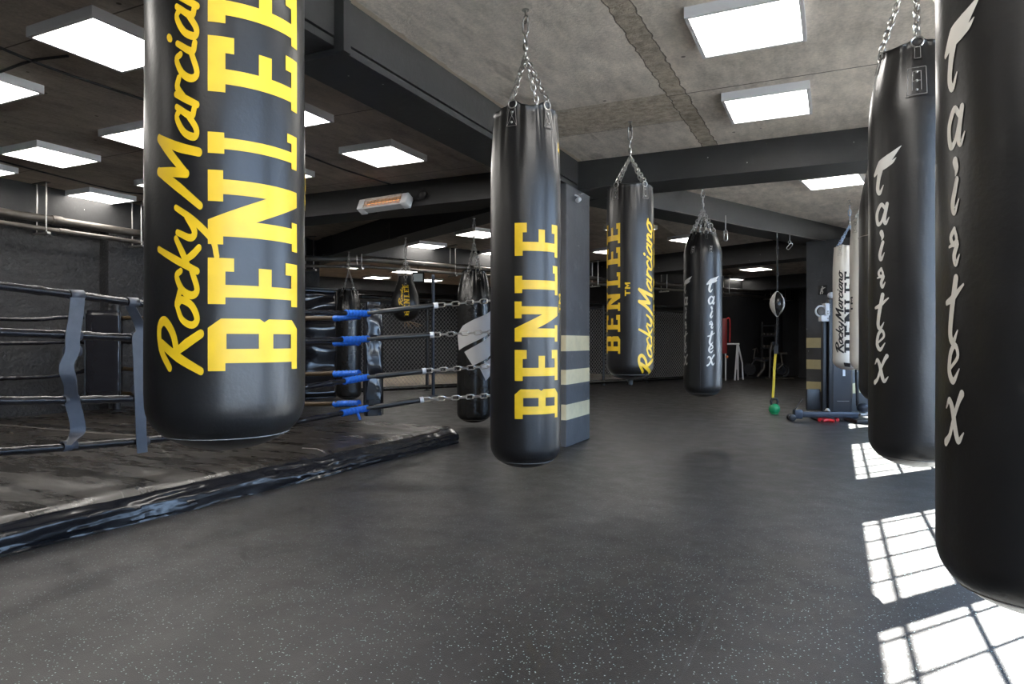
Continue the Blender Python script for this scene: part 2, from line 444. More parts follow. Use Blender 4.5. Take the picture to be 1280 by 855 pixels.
m_ = MB(); m_.box((-9.0, -3.2, 0), (-8.7, 9.75, CEIL))
m_.box((-8.7, 5.75, 0), (-8.52, 9.75, CEIL))                    # the wall steps forward here
struct('wall_left', m_, M['stucco'], 'dark textured left wall')
m_ = MB(); m_.box((-8.7, -3.2, CEIL - .34), (-8.45, 9.4, CEIL)); struct('trim_1', m_, M['beam'], 'dark beam along the top of the left wall')
# turned rear: left return wall, far walls
def ebox(mb, a0, a1, b0, b1, z0, z1):
    pts = [ee(a0, b0), ee(a1, b0), ee(a1, b1), ee(a0, b1)]
    mb.prism([(p.x, p.y) for p in pts], z0, z1)
m_ = MB(); ebox(m_, 4.75, 5.0, 12.2, 21, 0, CEIL); struct('wall_return', m_, M['wall'])
m_ = MB(); ebox(m_, 4.75, 16.4, 20.7, 21, 0, CEIL); struct('wall_back', m_, M['wall'], 'dark wall at the back of the cage area')
m_ = MB(); ebox(m_, 15.6, 20.1, 11.1, 11.4, 0, CEIL); ebox(m_, 15.6, 15.9, 11.1, 21, 0, CEIL)
struct('wall_side', m_, M['wall'], 'black wall behind the gym machines')
m_ = MB(); ebox(m_, 19.8, 20.1, 2, 11.4, 0, CEIL); ebox(m_, 18.9, 19.8, 9.2, 10.1, 0, CEIL)
struct('wall_end', m_, M['wall'], 'dark end wall with a square pier')
m_ = MB(); p0 = Vector((WX, 14.0, 0)); a0, b0 = p0.dot(E1), p0.dot(E2)
ebox(m_, a0 - .2, 20.1, b0 - .3, b0, 0, CEIL); struct('wall_far_right', m_, M['pale'])
# column at the corner of the black wall
m_ = MB(); ebox(m_, 15.25, 15.6, 10.9, 11.35, 0, CEIL); o = struct('pillar_narrow', m_, M['beam'], 'narrow dark column right of the mesh fence')

# beams
BB = CEIL - .283
def beam(name, lo, hi, label, lip=True):
    m_ = MB(); m_.box(lo, hi); return m_
m_ = MB(); m_.box((-2.79, 2.93, BB + .05), (-2.38, 6.58, CEIL)); m_.box((-2.79, 2.93, BB), (-2.39, 6.58, BB + .043))
m_.box((-2.79, -3.2, BB + .085), (-2.43, 2.93, CEIL)); m_.box((-2.79, -3.2, BB + .035), (-2.44, 2.93, BB + .078))
m_.box((-2.43, 2.895, BB - .005), (-2.365, 2.955, CEIL))
struct('beam_main', m_, M['beam'], 'long dark ceiling beam running toward the striped pillar')
m_ = MB(); m_.box((-8.7, 6.58, BB), (-2.39, 7.1, CEIL)); struct('beam_left', m_, M['beam'], 'dark cross beam carrying the heater')
m_ = MB(); m_.box((-2.38, 6.58, BB + .0), (WX, 7.1, CEIL)); struct('beam_right', m_, M['beam'], 'dark cross beam right of the striped pillar')
def line_beam(name, p, q, w, zb, label, side=1):
    p = Vector((*p, 0)); q = Vector((*q, 0)); t = (q - p).normalized(); n = Vector((-t.y, t.x, 0)) * side
    pts = [p, q, q + n * w, p + n * w]
    m_ = MB(); m_.prism([(v.x, v.y) for v in pts], zb, CEIL); return struct(name, m_, M['beam'], label)
line_beam('beam_turned_right', (-2.27, 7.08), (.62, 13.36), .42, BB, 'dark grey beam slanting back to the rear pillar', 1)
line_beam('beam_turned_left', (-2.9, 6.62), (-9.2, 10.03), .43, CEIL - .335, 'deep dark beam carrying the three rear left bags', -1)
m_ = MB(); ebox(m_, 5.0, 19.8, 11.1, 11.5, CEIL - .3, CEIL); struct('beam_rear_length', m_, M['beam'])
m_ = MB(); ebox(m_, 11.45, 11.95, -1.0, 11.1, CEIL - .37, CEIL); struct('beam_rear_cross', m_, M['beam'])
m_ = MB(); ebox(m_, 17.6, 18.1, -.5, 11.1, CEIL - .37, CEIL); struct('beam_rear_end', m_, M['beam'])
m_ = MB(); ebox(m_, 5.2, 15.6, 18.2, 18.7, CEIL - .32, CEIL); struct('beam_cage', m_, M['beam'])
# pillars
m_ = MB(); m_.bbox((-3.05, 6.25, 0), (-2.38, 6.95, BB), .008); struct('pillar_striped', m_, M['pillar'], 'grey pillar with three cream stripes behind the central bag')
pc = Vector((-.42, 11.6, 0))
m_ = MB(); a1, b1 = pc.dot(E1), pc.dot(E2)
ebox(m_, a1, a1 + .7, b1 - .70, b1, 0, BB); struct('pillar_rear', m_, M['pillar_dark'], 'dark rear pillar with cream stripes and a boxer sign')
# tan mat strip in the cage + outdoor ground
m_ = MB(); m_.box((WX + WD, -12, -.3), (40, 40, -.05)); struct('ground_outside', m_, M['ground'])

# ------------------------------------------------------------------ ceiling lights
def lamp(label, c, rotz=0.0, size=.6, group='square ceiling light panels'):
    r = thing('ceiling_light', label, 'ceiling light', (c[0], c[1], CEIL), None, rotz)
    h = size / 2; t = .022
    f = MB()
    for lo, hi in (((-h, -h, -.062), (h, -h + t, -.001)), ((-h, h - t, -.062), (h, h, -.001)), ((-h, -h + t, -.062), (-h + t, h - t, -.001)), ((h - t, -h + t, -.062), (h, h - t, -.001))):
        f.box(lo, hi)
    f.build('frame', M['frame_white'], r, False)
    d = MB(); d.box((-h + t, -h + t, -.058), (h - t, h - t, -.04)); d.build('diffuser', M['diffuser'], r, False)
    return r
ZP = CEIL - .06
def mid(a, b): return (onz(*a, ZP) + onz(*b, ZP)) / 2
lamps = []
lamps.append(('large square ceiling light left of the big black bag, nearest of the left ones', mid((118.4, 21.5), (151, 90)), 0))
lamps.append(('square ceiling light between the long beam and the heater', mid((427, 192.3), (531, 200.9)), 0))
lamps.append(('square ceiling light at far left, second row above the ring', mid((1.6, 192.6), (123, 202)), 0))
lamps.append(('low square ceiling light above the pipe hanger on the left wall', mid((75.8, 244.7), (167.4, 252)), 0))
lamps.append(('ceiling light half hidden by the big bag, upper one on its left side', onz(126.3, 170.5, ZP) + Vector((.283, .283, 0)), 0))
lamps.append(('ceiling light cut off by the left picture edge, topmost there', onz(50.5, 116.8, ZP) - Vector((.283, .283, 0)), 0))
lamps.append(('ceiling light peeking out right of the big bag, upper one', onz(413.6, 152.5, ZP) - Vector((.283, .283, 0)), 0))
lamps.append(('ceiling light peeking out right of the big bag, lower small corner', onz(390.8, 221, ZP) - Vector((.283, .283, 0)), 0))
lamps.append(('ceiling light corner at the left picture edge, lower one', onz(20, 216.5, ZP) - Vector((.283, .283, 0)), 0))
lamps.append(('ceiling light sliver on the left of the big bag, lower one', onz(170, 231.5, ZP) + Vector((.283, .283, 0)), 0))
lamps.append(('largest ceiling light at the top right, nearest on the pale concrete', mid((860.9, 21.9), (1003, 51.6)), 0))
lamps.append(('ceiling light on pale concrete just before the right cross beam', mid((904.7, 126.6), (1012.5, 142.2)), 0))
lamps.append(('ceiling light behind the right cross beam, partly cut by it', onz(1042, 228, ZP), -.15))
for px, py, lb in (
    (531, 308.5, 'rear ceiling light beside the chain of the teardrop bag'),
    (599, 293.5, 'rear ceiling light behind the chain of the bag with three grey bars'),
    (619, 318, 'rear ceiling light just left of the central bag, lower one'),
    (766, 315, 'rear ceiling light left of the yellow script bag'),
    (788, 287, 'rear ceiling light hidden behind the top of the yellow script bag'),
    (865, 300, 'rear ceiling light behind the top of the slim white-lettered bag'),
    (737, 364.5, 'small distant ceiling light right of the striped pillar'),
    (861, 345, 'distant ceiling light left of the slim white-lettered bag'),
    (945, 337, 'rear ceiling light right of the slim white-lettered bag, larger one'),
    (912, 350, 'rear ceiling light touching the slim white-lettered bag on its right'),
    (1000, 322, 'rear ceiling light strip under the slanting beam by the rear pillar'),
    (1003, 361.5, 'tiny distant ceiling light above the pipes by the rear pillar'),
    (441, 334, 'tiny cage area light beside the chain of the narrow left bag'),
    (440, 353.5, 'small cage area light just above the narrow left bag'),
    (471, 347.5, 'cage area light between the narrow bag and the teardrop bag'),
    (487, 356.5, 'cage area light touching the teardrop bag on its left'),
    (508, 340, 'thin cage area light behind the teardrop bag chains'),
    (537, 351, 'cage area light behind the thin upright pole')):
    lamps.append((lb, onz(px, py, ZP), -PHI))
for lb, c, rz in lamps: lamp(lb, c, rz)
for c in ((-.36, 2.25), (-.36, .95), (-.36, -.6), (-.36, -2.0), (-3.96, .7), (-3.96, -1.4), (-6.1, -.6), (-6.1, 1.4)):
    lamp('square ceiling light outside the picture, over the near part of the hall', c)['group'] = 'ceiling lights over the near part of the hall'

# ------------------------------------------------------------------ glyphs
G = {
 'E': ([(0,0),(1,0),(1,.2),(.72,.2),(.72,.11),(.42,.11),(.42,.38),(.81,.38),(.81,.52),(.42,.52),(.42,.84),(.71,.84),(.71,.76),(1,.76),(1,1),(0,1),(0,.84),(.15,.84),(.15,.11),(0,.11)], []),
 'L': ([(0,0),(1,0),(1,.17),(.74,.17),(.74,.1),(.48,.1),(.48,.85),(.62,.85),(.62,1),(.04,1),(.04,.85),(.17,.85),(.17,.1),(0,.1)], []),
 'N': ([(0,0),(.42,0),(.42,.1),(.33,.1),(.33,.55),(.66,0),(.88,0),(.88,.86),(1,.86),(1,1),(.58,1),(.58,.86),(.68,.86),(.68,.44),(.33,1),(0,1),(0,.86),(.11,.86),(.11,.1),(0,.1)], []),
 'B': ([(0,0),(.82,0),(1,.1),(1,.41),(.94,.46),(1,.51),(1,.88),(.82,1),(0,1),(0,.84),(.15,.84),(.15,.1),(0,.1)],
       [[(.42,.11),(.71,.11),(.71,.36),(.42,.36)], [(.42,.52),(.71,.52),(.71,.83),(.42,.83)]]),
 'T': ([(.36,0),(.64,0),(.64,.78),(1,.78),(1,1),(0,1),(0,.78),(.36,.78)], []),
 'M': ([(0,0),(.24,0),(.24,.6),(.5,.12),(.76,.6),(.76,0),(1,0),(1,1),(.76,1),(.5,.5),(.24,1),(0,1)], []),
}
SCRIPT = {
 'R': (.68, [[(.12,-.08),(.13,.45),(.17,.92)], [(-.12,.68),(.08,.95),(.38,1.0),(.56,.82),(.44,.58),(.16,.48)], [(.2,.5),(.42,.25),(.7,-.08)]]),
 'o': (.46, [[(.25,.48),(.08,.35),(.08,.12),(.22,.0),(.38,.12),(.38,.36),(.25,.48),(.5,.4)]]),
 'c': (.42, [[(.36,.38),(.24,.48),(.08,.34),(.08,.12),(.22,0),(.46,.12)]]),
 'k': (.46, [[(.06,1.0),(.07,.5),(.08,0)], [(.4,.5),(.24,.34),(.1,.22)], [(.16,.26),(.3,.1),(.46,-.04)]]),
 'y': (.5, [[(.05,.46),(.08,.15),(.22,.06),(.38,.24)], [(.42,.5),(.38,.1),(.24,-.32),(.02,-.42)]]),
 ' ': (.18, []),
 'M': (.92, [[(-.02,-.06),(.08,.45),(.14,1.0)], [(.14,1.0),(.26,.6),(.36,.25)], [(.36,.25),(.52,.65),(.66,1.0)], [(.66,1.0),(.7,.45),(.8,-.04)]]),
 'a': (.5, [[(.37,.4),(.22,.48),(.06,.3),(.08,.06),(.22,.02),(.37,.22)], [(.39,.48),(.37,.14),(.52,.06)]]),
 'r': (.38, [[(.08,.5),(.09,.25),(.1,0)], [(.1,.28),(.2,.46),(.36,.42)]]),
 'i': (.26, [[(.08,.46),(.08,.12),(.24,.05)], [(.09,.64),(.11,.69)]]),
 'n': (.48, [[(.06,.47),(.07,.2),(.07,0)], [(.07,.26),(.2,.46),(.33,.38),(.33,.1),(.48,.04)]]),
}
def smooth_path(pts, sub=6):
    if len(pts) < 3:
        a, b = Vector(pts[0]), Vector(pts[-1]); return [a.lerp(b, i / sub) for i in range(sub + 1)]
    P = [Vector(p) for p in pts]; P = [P[0] * 2 - P[1]] + P + [P[-1] * 2 - P[-2]]; out = []
    for i in range(1, len(P) - 2):
        for j in range(sub):
            t = j / sub
            out.append(.5 * ((2 * P[i]) + (P[i+1] - P[i-1]) * t + (2 * P[i-1] - 5 * P[i] + 4 * P[i+1] - P[i+2]) * t * t + (-P[i-1] + 3 * P[i] - 3 * P[i+1] + P[i+2]) * t ** 3))
    out.append(P[-2]); return out
def ribbon2d(pts, widths, sub=6):
    """2D stroke -> list of quads (verts, faces) with rounded ends"""
    sp = smooth_path([(p[0], p[1], 0) for p in pts], sub); k = len(sp)
    if not isinstance(widths, (list, tuple)): widths = [widths] * len(pts)
    ws = []
    for i in range(k):
        t = i / (k - 1) * (len(widths) - 1); a = min(int(t), len(widths) - 2) if len(widths) > 1 else 0
        ws.append(widths[a] + (widths[min(a + 1, len(widths) - 1)] - widths[a]) * (t - a))
    vs = []; fs = []
    for i in range(k):
        t = (sp[min(i + 1, k - 1)] - sp[max(i - 1, 0)]).normalized(); n = Vector((-t.y, t.x, 0))
        vs += [sp[i] + n * ws[i] / 2, sp[i] - n * ws[i] / 2]
    for i in range(k - 1): fs.append((2 * i, 2 * i + 1, 2 * i + 3, 2 * i + 2))
    for e, d in ((0, -1), (k - 1, 1)):
        t = (sp[min(e + 1, k - 1)] - sp[max(e - 1, 0)]).normalized() * d; n = Vector((-t.y, t.x, 0)); r = ws[e] / 2
        o = len(vs); m = 7
        for j in range(m + 1):
            a = -PI / 2 + PI * j / m; vs.append(sp[e] + (t * math.cos(a) + n * math.sin(a)) * r)
        fs.append(tuple(range(o, o + m + 1)))
    return vs, fs
def poly2d(outer, holes=()):
    loops = [[Vector((p[0], p[1], 0)) for p in outer]] + [[Vector((p[0], p[1], 0)) for p in h] for h in holes]
    tris = tessellate_polygon(loops); flat = [p for l in loops for p in l]
    return flat, [tuple(t) for t in tris]

class Flat:
    """flat artwork in (s, h) metres: s to the viewer's right, h up; later wrapped on a body"""
    def __init__(s): s.bm = bmesh.new()
    def put(s, vs, fs, fn):
        bv = [s.bm.verts.new(Vector((*fn(p.x, p.y), 0))) for p in vs]
        for f in fs:
            try: s.bm.faces.new([bv[i] for i in f])
            except ValueError: pass
    def wrap(s, surf, step=.02, off=.0022, hstep=None):
        bm = s.bm
        xs = [v.co.x for v in bm.verts]; lo, hi = min(xs), max(xs); x = lo + step
        while x < hi:
            bmesh.ops.bisect_plane(bm, geom=bm.verts[:] + bm.edges[:] + bm.faces[:], plane_co=(x, 0, 0), plane_no=(1, 0, 0)); x += step
        if hstep:
            zs = [v.co.y for v in bm.verts]; lo, hi = min(zs), max(zs); y = lo + hstep
            while y < hi:
                bmesh.ops.bisect_plane(bm, geom=bm.verts[:] + bm.edges[:] + bm.faces[:], plane_co=(0, y, 0), plane_no=(0, 1, 0)); y += hstep
        bm.verts.index_update()
        m_ = MB(); m_.v = [surf(v.co.x, v.co.y, off) for v in bm.verts]
        m_.f = [tuple(v.index for v in f.verts) for f in bm.faces]; bm.free()
        return m_

# ------------------------------------------------------------------ punching bags
def sstep(x): x = max(0, min(1, x)); return x * x * (3 - 2 * x)
class Bag:
    def __init__(s, x, y, R, zb, zt, straps, pinch=.08, fold=.05, Lf=.30, scallop=.0, rim=.02, hb=.13, zh=CEIL, zg=None, drop=0, leather='leather', web=False, shape=None):
        s.x, s.y, s.R, s.zb, s.zt = x, y, R, zb, zt
        s.face = math.atan2(-y, -x)                  # towards the camera
        s.straps = [s.face + math.radians(a) for a in straps]
        s.pinch, s.fold, s.Lf, s.scallop, s.rim, s.hb = pinch, fold, Lf, scallop, rim, hb
        s.zh = zh; s.zg = zg if zg else zt + .30; s.leather = leather; s.shape = shape; s.web = web
    def d(s, th):
        return min(abs((th - a + PI) % (2 * PI) - PI) for a in s.straps)
    def zr(s, th):
        d = s.d(th); return s.zt + s.rim * math.exp(-(d / .3) ** 2) - s.rim * .4
    def r(s, th, z):
        if s.shape: return s.shape(th, z)
        h = z - s.zb
        R = s.R
        if h < s.hb:
            a = max(0, 1 - h / s.hb); return R * max(.0, 1 - a ** 2.3) ** .5
        u = sstep((z - (s.zt - s.Lf)) / s.Lf) if z > s.zt - s.Lf else 0
        u15 = ((z - (s.zt - s.Lf)) / s.Lf) ** 1.6 if u > 0 else 0
        u15 = min(u15, 1.1)
        d = s.d(th)
        k = 1 - s.pinch * u15
        k -= s.fold * u15 * (math.exp(-((d - .26) / .085) ** 2) + .45 * math.exp(-((d - .58) / .11) ** 2) + .4 * math.exp(-((d - .02) / .12) ** 2))
        k -= s.scallop * u15 * math.exp(-(d / .35) ** 2)
        # slight dents of a filled bag
        k += .006 * math.sin(3 * th + z * 5) * math.sin(z * 7.3 + th)
        return R * k
    def surf(s, th, z, off=0.0):
        r = s.r(th, z) + off
        return Vector((r * math.cos(th), r * math.sin(th), z))
    def pix(s, px, py):
        """angle and height where the sight line meets the bag"""
        d = ray(px, py); bx, by, R = s.x, s.y, s.R
        A = d.x ** 2 + d.y ** 2; Bq = -2 * (d.x * bx + d.y * by); Cq = bx * bx + by * by - R * R
        q = Bq * Bq - 4 * A * Cq
        t = (-Bq - math.sqrt(q)) / (2 * A) if q > 0 else -Bq / (2 * A)
        p = d * t; th = math.atan2(p.y - by, p.x - bx)
        return ((th - s.face + PI) % (2 * PI) - PI, CAMZ + p.z)
    def body(s, label, name='hanging_punching_bag', cat='punching bag', group=None, n=112, rows=64, hookname=True, seam=True, chainmat='steel'):
        root = thing(name, label, cat, (s.x, s.y, 0), group); s.root = root
        m_ = MB(); vs = []
        hs = [0.0006 + .999 * (1 - math.cos(i / 14 * PI / 2)) for i in range(15)]       # bottom dome
        vlist = []
        for a in hs: vlist.append(('b', a))
        for i in range(1, rows): vlist.append(('s', i / (rows - 1)))
        for kind, a in vlist:
            for j in range(n):
                th = 2 * PI * j / n
                if kind == 'b': z = s.zb + s.hb * min(a, 1) * (1 if not s.shape else 1)
                else: z = s.zb + s.hb + (s.zr(th) - s.zb - s.hb) * a
                rr = max(s.r(th, z), .004)
                vs.append(Vector((rr * math.cos(th), rr * math.sin(th), z)))
        k = len(vlist)
        # rolled hem and sunken lid
        for dr, dz in ((.004, .006), (-.006, .012), (-.02, .008), (-.03, -.02), (-.09, -.03)):
            for j in range(n):
                th = 2 * PI * j / n; z = s.zr(th); rr = max(s.r(th, z) + dr, .004)
                vs.append(Vector((rr * math.cos(th), rr * math.sin(th), z + dz)))
        k += 5
        fs = [(i * n + j, i * n + (j + 1) % n, (i + 1) * n + (j + 1) % n, (i + 1) * n + j) for i in range(k - 1) for j in range(n)]
        fs.append(tuple(range(n))[::-1]); fs.append(tuple((k - 1) * n + j for j in range(n)))
        m_.add(vs, fs); m_.build('body', M[s.leather], root, True, angle=60)
        if seam:                       # stitched seam round the bottom and round the hem
            q = MB(); z = s.zb + s.hb * .34
            q.tube([s.surf(2 * PI * j / 60, z, .0012) for j in range(60)], .0012, 5, closed=True)
            q.build('bottom_seam', M['stitch'], root)
        # straps
        for a in s.straps:
            zt = s.zr(a) - .03; w0, w1, hh = (.036, .036, .06) if s.web else (.052, .070, .105)
            F_ = Flat(); vs, f2 = poly2d([(-w1/2, -hh), (w1/2, -hh), (w0/2, 0), (-w0/2, 0)])
            F_.put(vs, f2, lambda x, y: (x, y))
            sf = lambda x, h, o, a=a, zt=zt: s.surf(a + x / s.R, zt + h, o)
            mb = F_.wrap(sf, .012, .005, .02)
            sp = mb.build('strap', M[s.leather], root, True)
            q = MB(); e = .005
            loop = [(-w1/2+e, -hh+e), (w1/2-e, -hh+e), (w0/2-e, -e), (-w0/2+e, -e)]
            for i in range(4): q.tube([sf(*(loop[i][k] + (loop[(i+1) % 4][k] - loop[i][k]) * t / 4 for k in (0, 1)), .0062) for t in range(5)], .0011, 4)
            if not s.web: q.tube([sf(loop[0][0] + (loop[2][0] - loop[0][0]) * t / 5, loop[0][1] + (loop[2][1] - loop[0][1]) * t / 5, .0062) for t in range(6)], .0011, 4)
            if not s.web: q.tube([sf(loop[1][0] + (loop[3][0] - loop[1][0]) * t / 5, loop[1][1] + (loop[3][1] - loop[1][1]) * t / 5, .0062) for t in range(6)], .0011, 4)
            q.build('strap_stitching', M['stitch'], sp)
            for hz in (() if s.web else (-.025, -.08)):
                q = MB(); c = sf(0, hz, .005); q.sphere(c, .007, 10); q.build('rivet', M['steel'], sp)
            q = MB(); c = sf(0, .02, .006); nrm = Vector((math.cos(a), math.sin(a), 0))
            q.ring(c, nrm, .023, .0034, 16, 6); q.build('ring', M['steel'], sp)
        # chains
        gz = s.zg
        for a in s.straps:
            zt = s.zr(a) - .03; p = s.surf(a, zt + .045, .006)
            q = MB(); q.chain(p, (0, 0, gz), .040, .024, .004); q.build('chain', M[chainmat], root)
        q = MB(); q.ring((0, 0, gz + .012), (1, .4, 0), .022, .0055, 16, 6)
        q.lathe([(.013, gz + .03), (.016, gz + .04), (.016, gz + .062), (.011, gz + .07)], 12)
        q.build('swivel', M['steel'], root)
        if s.zh - gz > .18:
            q = MB(); L = s.zh - .07
            za, zb_ = gz + .07, L
            nl = max(1, round((zb_ - za) / .062)); ll = (zb_ - za) / nl
            for i in range(nl):
                q.link((0, 0, za + ll * (i + .5)), (0, 0, 1), (1, 0, 0) if i % 2 else (0, 1, 0), ll + .012, .034, .0052, 12, 6)
            q.build('hanger_links', M[chainmat], root)
        q = MB(); q.ring((0, 0, s.zh - .055), (.6, 1, 0), .021, .005, 16, 6)
        q.cyl((0, 0, s.zh - .036), (0, 0, s.zh - .0005), .006, 8); q.lathe([(.02, s.zh - .006), (.02, s.zh - .0006)], 10)
        q.build('ceiling_hook', M['steel'], root)
        return root
    # ---- lettering
    def slab(s, specs, th_bot, th_top, mname='yellow', name='lettering'):
        """specs: (glyph, z_low, z_high); letters read upward, tops towards th_top"""
        F_ = Flat(); a0 = s.face
        for ch, z0, z1 in specs:
            o, h = G[ch]; vs, fs = poly2d(o, h)
            F_.put(vs, fs, lambda x, y: ((th_bot + (th_top - th_bot) * y) * s.R, z0 + (z1 - z0) * x))
        mb = F_.wrap(lambda x, hh, off: s.surf(a0 + x / s.R, hh, off), .016, .0016, .06)
        return mb.build(name, M[mname], s.root, True)
    def script(s, text, z0, z1, th_base, th_top, w=.13, mname='yellow', shear=.38, name='script_lettering'):
        tot = sum(SCRIPT[c][0] for c in text); k = (z1 - z0) / tot; F_ = Flat(); x0 = 0
        cap = (th_top - th_base)
        for c in text:
            adv, strokes = SCRIPT[c]
            for st in strokes:
                ww = w * (1.25 if c in 'RM' else 1)
                vs, fs = ribbon2d([(x0 + p[0] + shear * (p[1] - .3), p[1]) for p in st], [ww * .8, ww, ww * .9], 5)
                F_.put(vs, fs, lambda x, y: ((th_base + cap * y) * s.R, z0 + k * x))
            x0 += adv
        mb = F_.wrap(lambda x, hh, off: s.surf(s.face + x / s.R, hh, off), .02, .0018)
        return mb.build(name, M[mname], s.root, True)
    def flag_word(s, ang, z0, scale=1.0, xs=1.0, mname='white_print', name='lettering'):
        """upright script letters stacked downward"""
        S = [([(-.04,.85),(0,.882),(.045,.902),(.10,.94)], [.014,.044,.036,.002]),
             ([(-.02,.862),(.03,.878),(.06,.885),(.078,.898)], [.02,.026,.014,.002]),
             ([(0,.868),(-.012,.83),(-.018,.79),(-.004,.772),(.016,.80)], [.030,.024,.022,.018,.004]),
             ([(.028,.705),(.004,.724),(-.022,.69),(-.016,.65),(.006,.655),(.028,.70)], [.013,.016,.019,.018,.013,.010]),
             ([(.036,.722),(.022,.665),(.03,.646),(.046,.668)], [.017,.019,.014,.004]),
             ([(.006,.612),(.012,.596),(.008,.582)], [.022,.018,.004]),
             ([(.014,.572),(-.004,.525),(.004,.505),(.022,.53)], [.016,.019,.016,.004]),
             ([(.004,.468),(-.012,.452),(.0,.436),(.014,.446),(.004,.468)], [.012,.014,.012,.011,.01]),
             ([(-.02,.432),(.016,.438),(.004,.412),(.012,.394),(.026,.412)], [.006,.015,.016,.014,.004]),
             ([(.012,.362),(-.006,.295),(-.014,.245),(.0,.228),(.02,.252)], [.020,.021,.020,.017,.004]),
             ([(-.032,.312),(0,.322),(.042,.348)], [.012,.018,.006]),
             ([(-.012,.172),(.02,.196),(.01,.22),(-.012,.204),(-.02,.165),(.0,.144),(.026,.17)], [.008,.011,.013,.016,.019,.016,.004]),
             ([(-.036,.085),(-.02,.102),(-.004,.082),(.008,.042),(.022,.018),(.042,.036)], [.005,.015,.019,.019,.016,.004]),
             ([(.036,.118),(.022,.100),(.0,.062),(-.018,.026),(-.038,.010)], [.018,.014,.012,.014,.019])]
        F_ = Flat()
        for p, w in S:
            vs, fs = ribbon2d(p, w, 6); F_.put(vs, fs, lambda x, y: (x * scale * xs, z0 + y * scale))
        mb = F_.wrap(lambda x, hh, off: s.surf(s.face + math.radians(ang) + x / s.R, hh, off), .015, .0018)
        return mb.build(name, M[mname], s.root, True)
    def patch(s, ang, z, w=.062, h=.10):
        a = s.face + math.radians(ang); F_ = Flat(); vs, fs = poly2d([(-w/2, -h/2), (w/2, -h/2), (w/2, h/2), (-w/2, h/2)]); F_.put(vs, fs, lambda x, y: (x, y))
        sf = lambda x, hh, off: s.surf(a + x / s.R, z + hh, off)
        pt = F_.wrap(sf, .015, .005, .02).build('patch', M[s.leather], s.root, True)
        q = MB(); e = .006; X, Y = w/2 - e, h/2 - e
        segs = [((-X,-Y),(X,-Y)), ((X,-Y),(X,Y)), ((X,Y),(-X,Y)), ((-X,Y),(-X,-Y)), ((-X*.45,-Y*.7),(-X*.45,Y*.7)), ((X*.45,-Y*.7),(X*.45,Y*.7)), ((-X*.45,0),(X*.45,0)), ((-X*.45,Y*.7),(X*.45,Y*.7))]
        for p, r_ in segs: q.tube([sf(p[0] + (r_[0]-p[0])*t/4, p[1] + (r_[1]-p[1])*t/4, .006) for t in range(5)], .0014, 4)
        q.build('patch_stitching', M['stitch'], pt)
        for y in (-.6, 0, .6):
            q = MB(); q.sphere(sf(0, y * h / 2, .005), .006, 8); q.build('rivet', M['steel'], pt)

def center(px, depth):
    p = at(px, 427.5, depth); return p.x, p.y
def zpix(py, depth): return CAMZ + (427.5 - py) / F * depth

# 1: big bag at the left
x, y = center(284.5, 1.80)
b = Bag(x, y, .195, zpix(567, 1.72), 2.55, [-30, 60, 150, 240])
b.body('big black bag with yellow block letters and yellow script, front left, nearest the ring')
tt, _ = b.pix(260, 300)
def zs(bag, th, ys):
    """heights from picture rows on the bag surface at angle th"""
    px_ = bag.x + bag.R * math.cos(bag.face + th); py_ = bag.y + bag.R * math.sin(bag.face + th)
    dep = -SA * px_ + CA * py_
    return [CAMZ + (427.5 - v) / F * dep for v in ys]
mid_th = tt
L1 = zs(b, mid_th, [464, 398, 380, 322, 305, 212, 193, 158, 114, 44, 27, -42])
tb, _ = b.pix(370.5, 300)
b.slab([('B', L1[0], L1[1]), ('E', L1[2], L1[3]), ('N', L1[4], L1[5]), ('L', L1[6], L1[7] + .02), ('E', L1[8], L1[9]), ('E', L1[10], L1[11])], tb, tt)
ts0, _ = b.pix(249, 300); ts1, _ = b.pix(198, 300)
q = zs(b, (ts0 + ts1) / 2, [462, -70])
b.script('Rocky Marciano', q[0], q[1], ts0 - .02, ts1 + .03, .125)
q = zs(b, 1.3, [262, 240, 238, 215])
b.slab([('T', q[0], q[1]), ('M', q[2], q[3])], 1.52, 1.36, name='trade_mark')

# 2: central bag
x, y = center(657, 3.78); x2 = y2 = None
b = Bag(x, y, .195, zpix(587, 3.70), zpix(138, 3.70), [-24, 42, 150, 222], pinch=.11, fold=.075, Lf=.42, rim=.032, zg=zpix(70, 3.78))
b.body('central black bag with yellow block letters hanging before the striped pillar')
tb, _ = b.pix(696.5, 427); tt, _ = b.pix(643.5, 427)
q = zs(b, (tb + tt) / 2, [523.5, 486.5, 476, 437.5, 427, 377, 368, 331, 320, 279])
b.slab([('B', q[0], q[1]), ('E', q[2], q[3]), ('N', q[4], q[5]), ('L', q[6], q[7]), ('E', q[8], q[9])], tb, tt)
q = zs(b, 1.15, [391, 381, 380, 367]); b.slab([('T', q[0], q[1]), ('M', q[2], q[3])], 1.33, 1.15, name='trade_mark')
q = zs(b, 1.25, [191, 178]); b.slab([('E', q[0], q[1])], 1.38, 1.22, name='brand_tab')

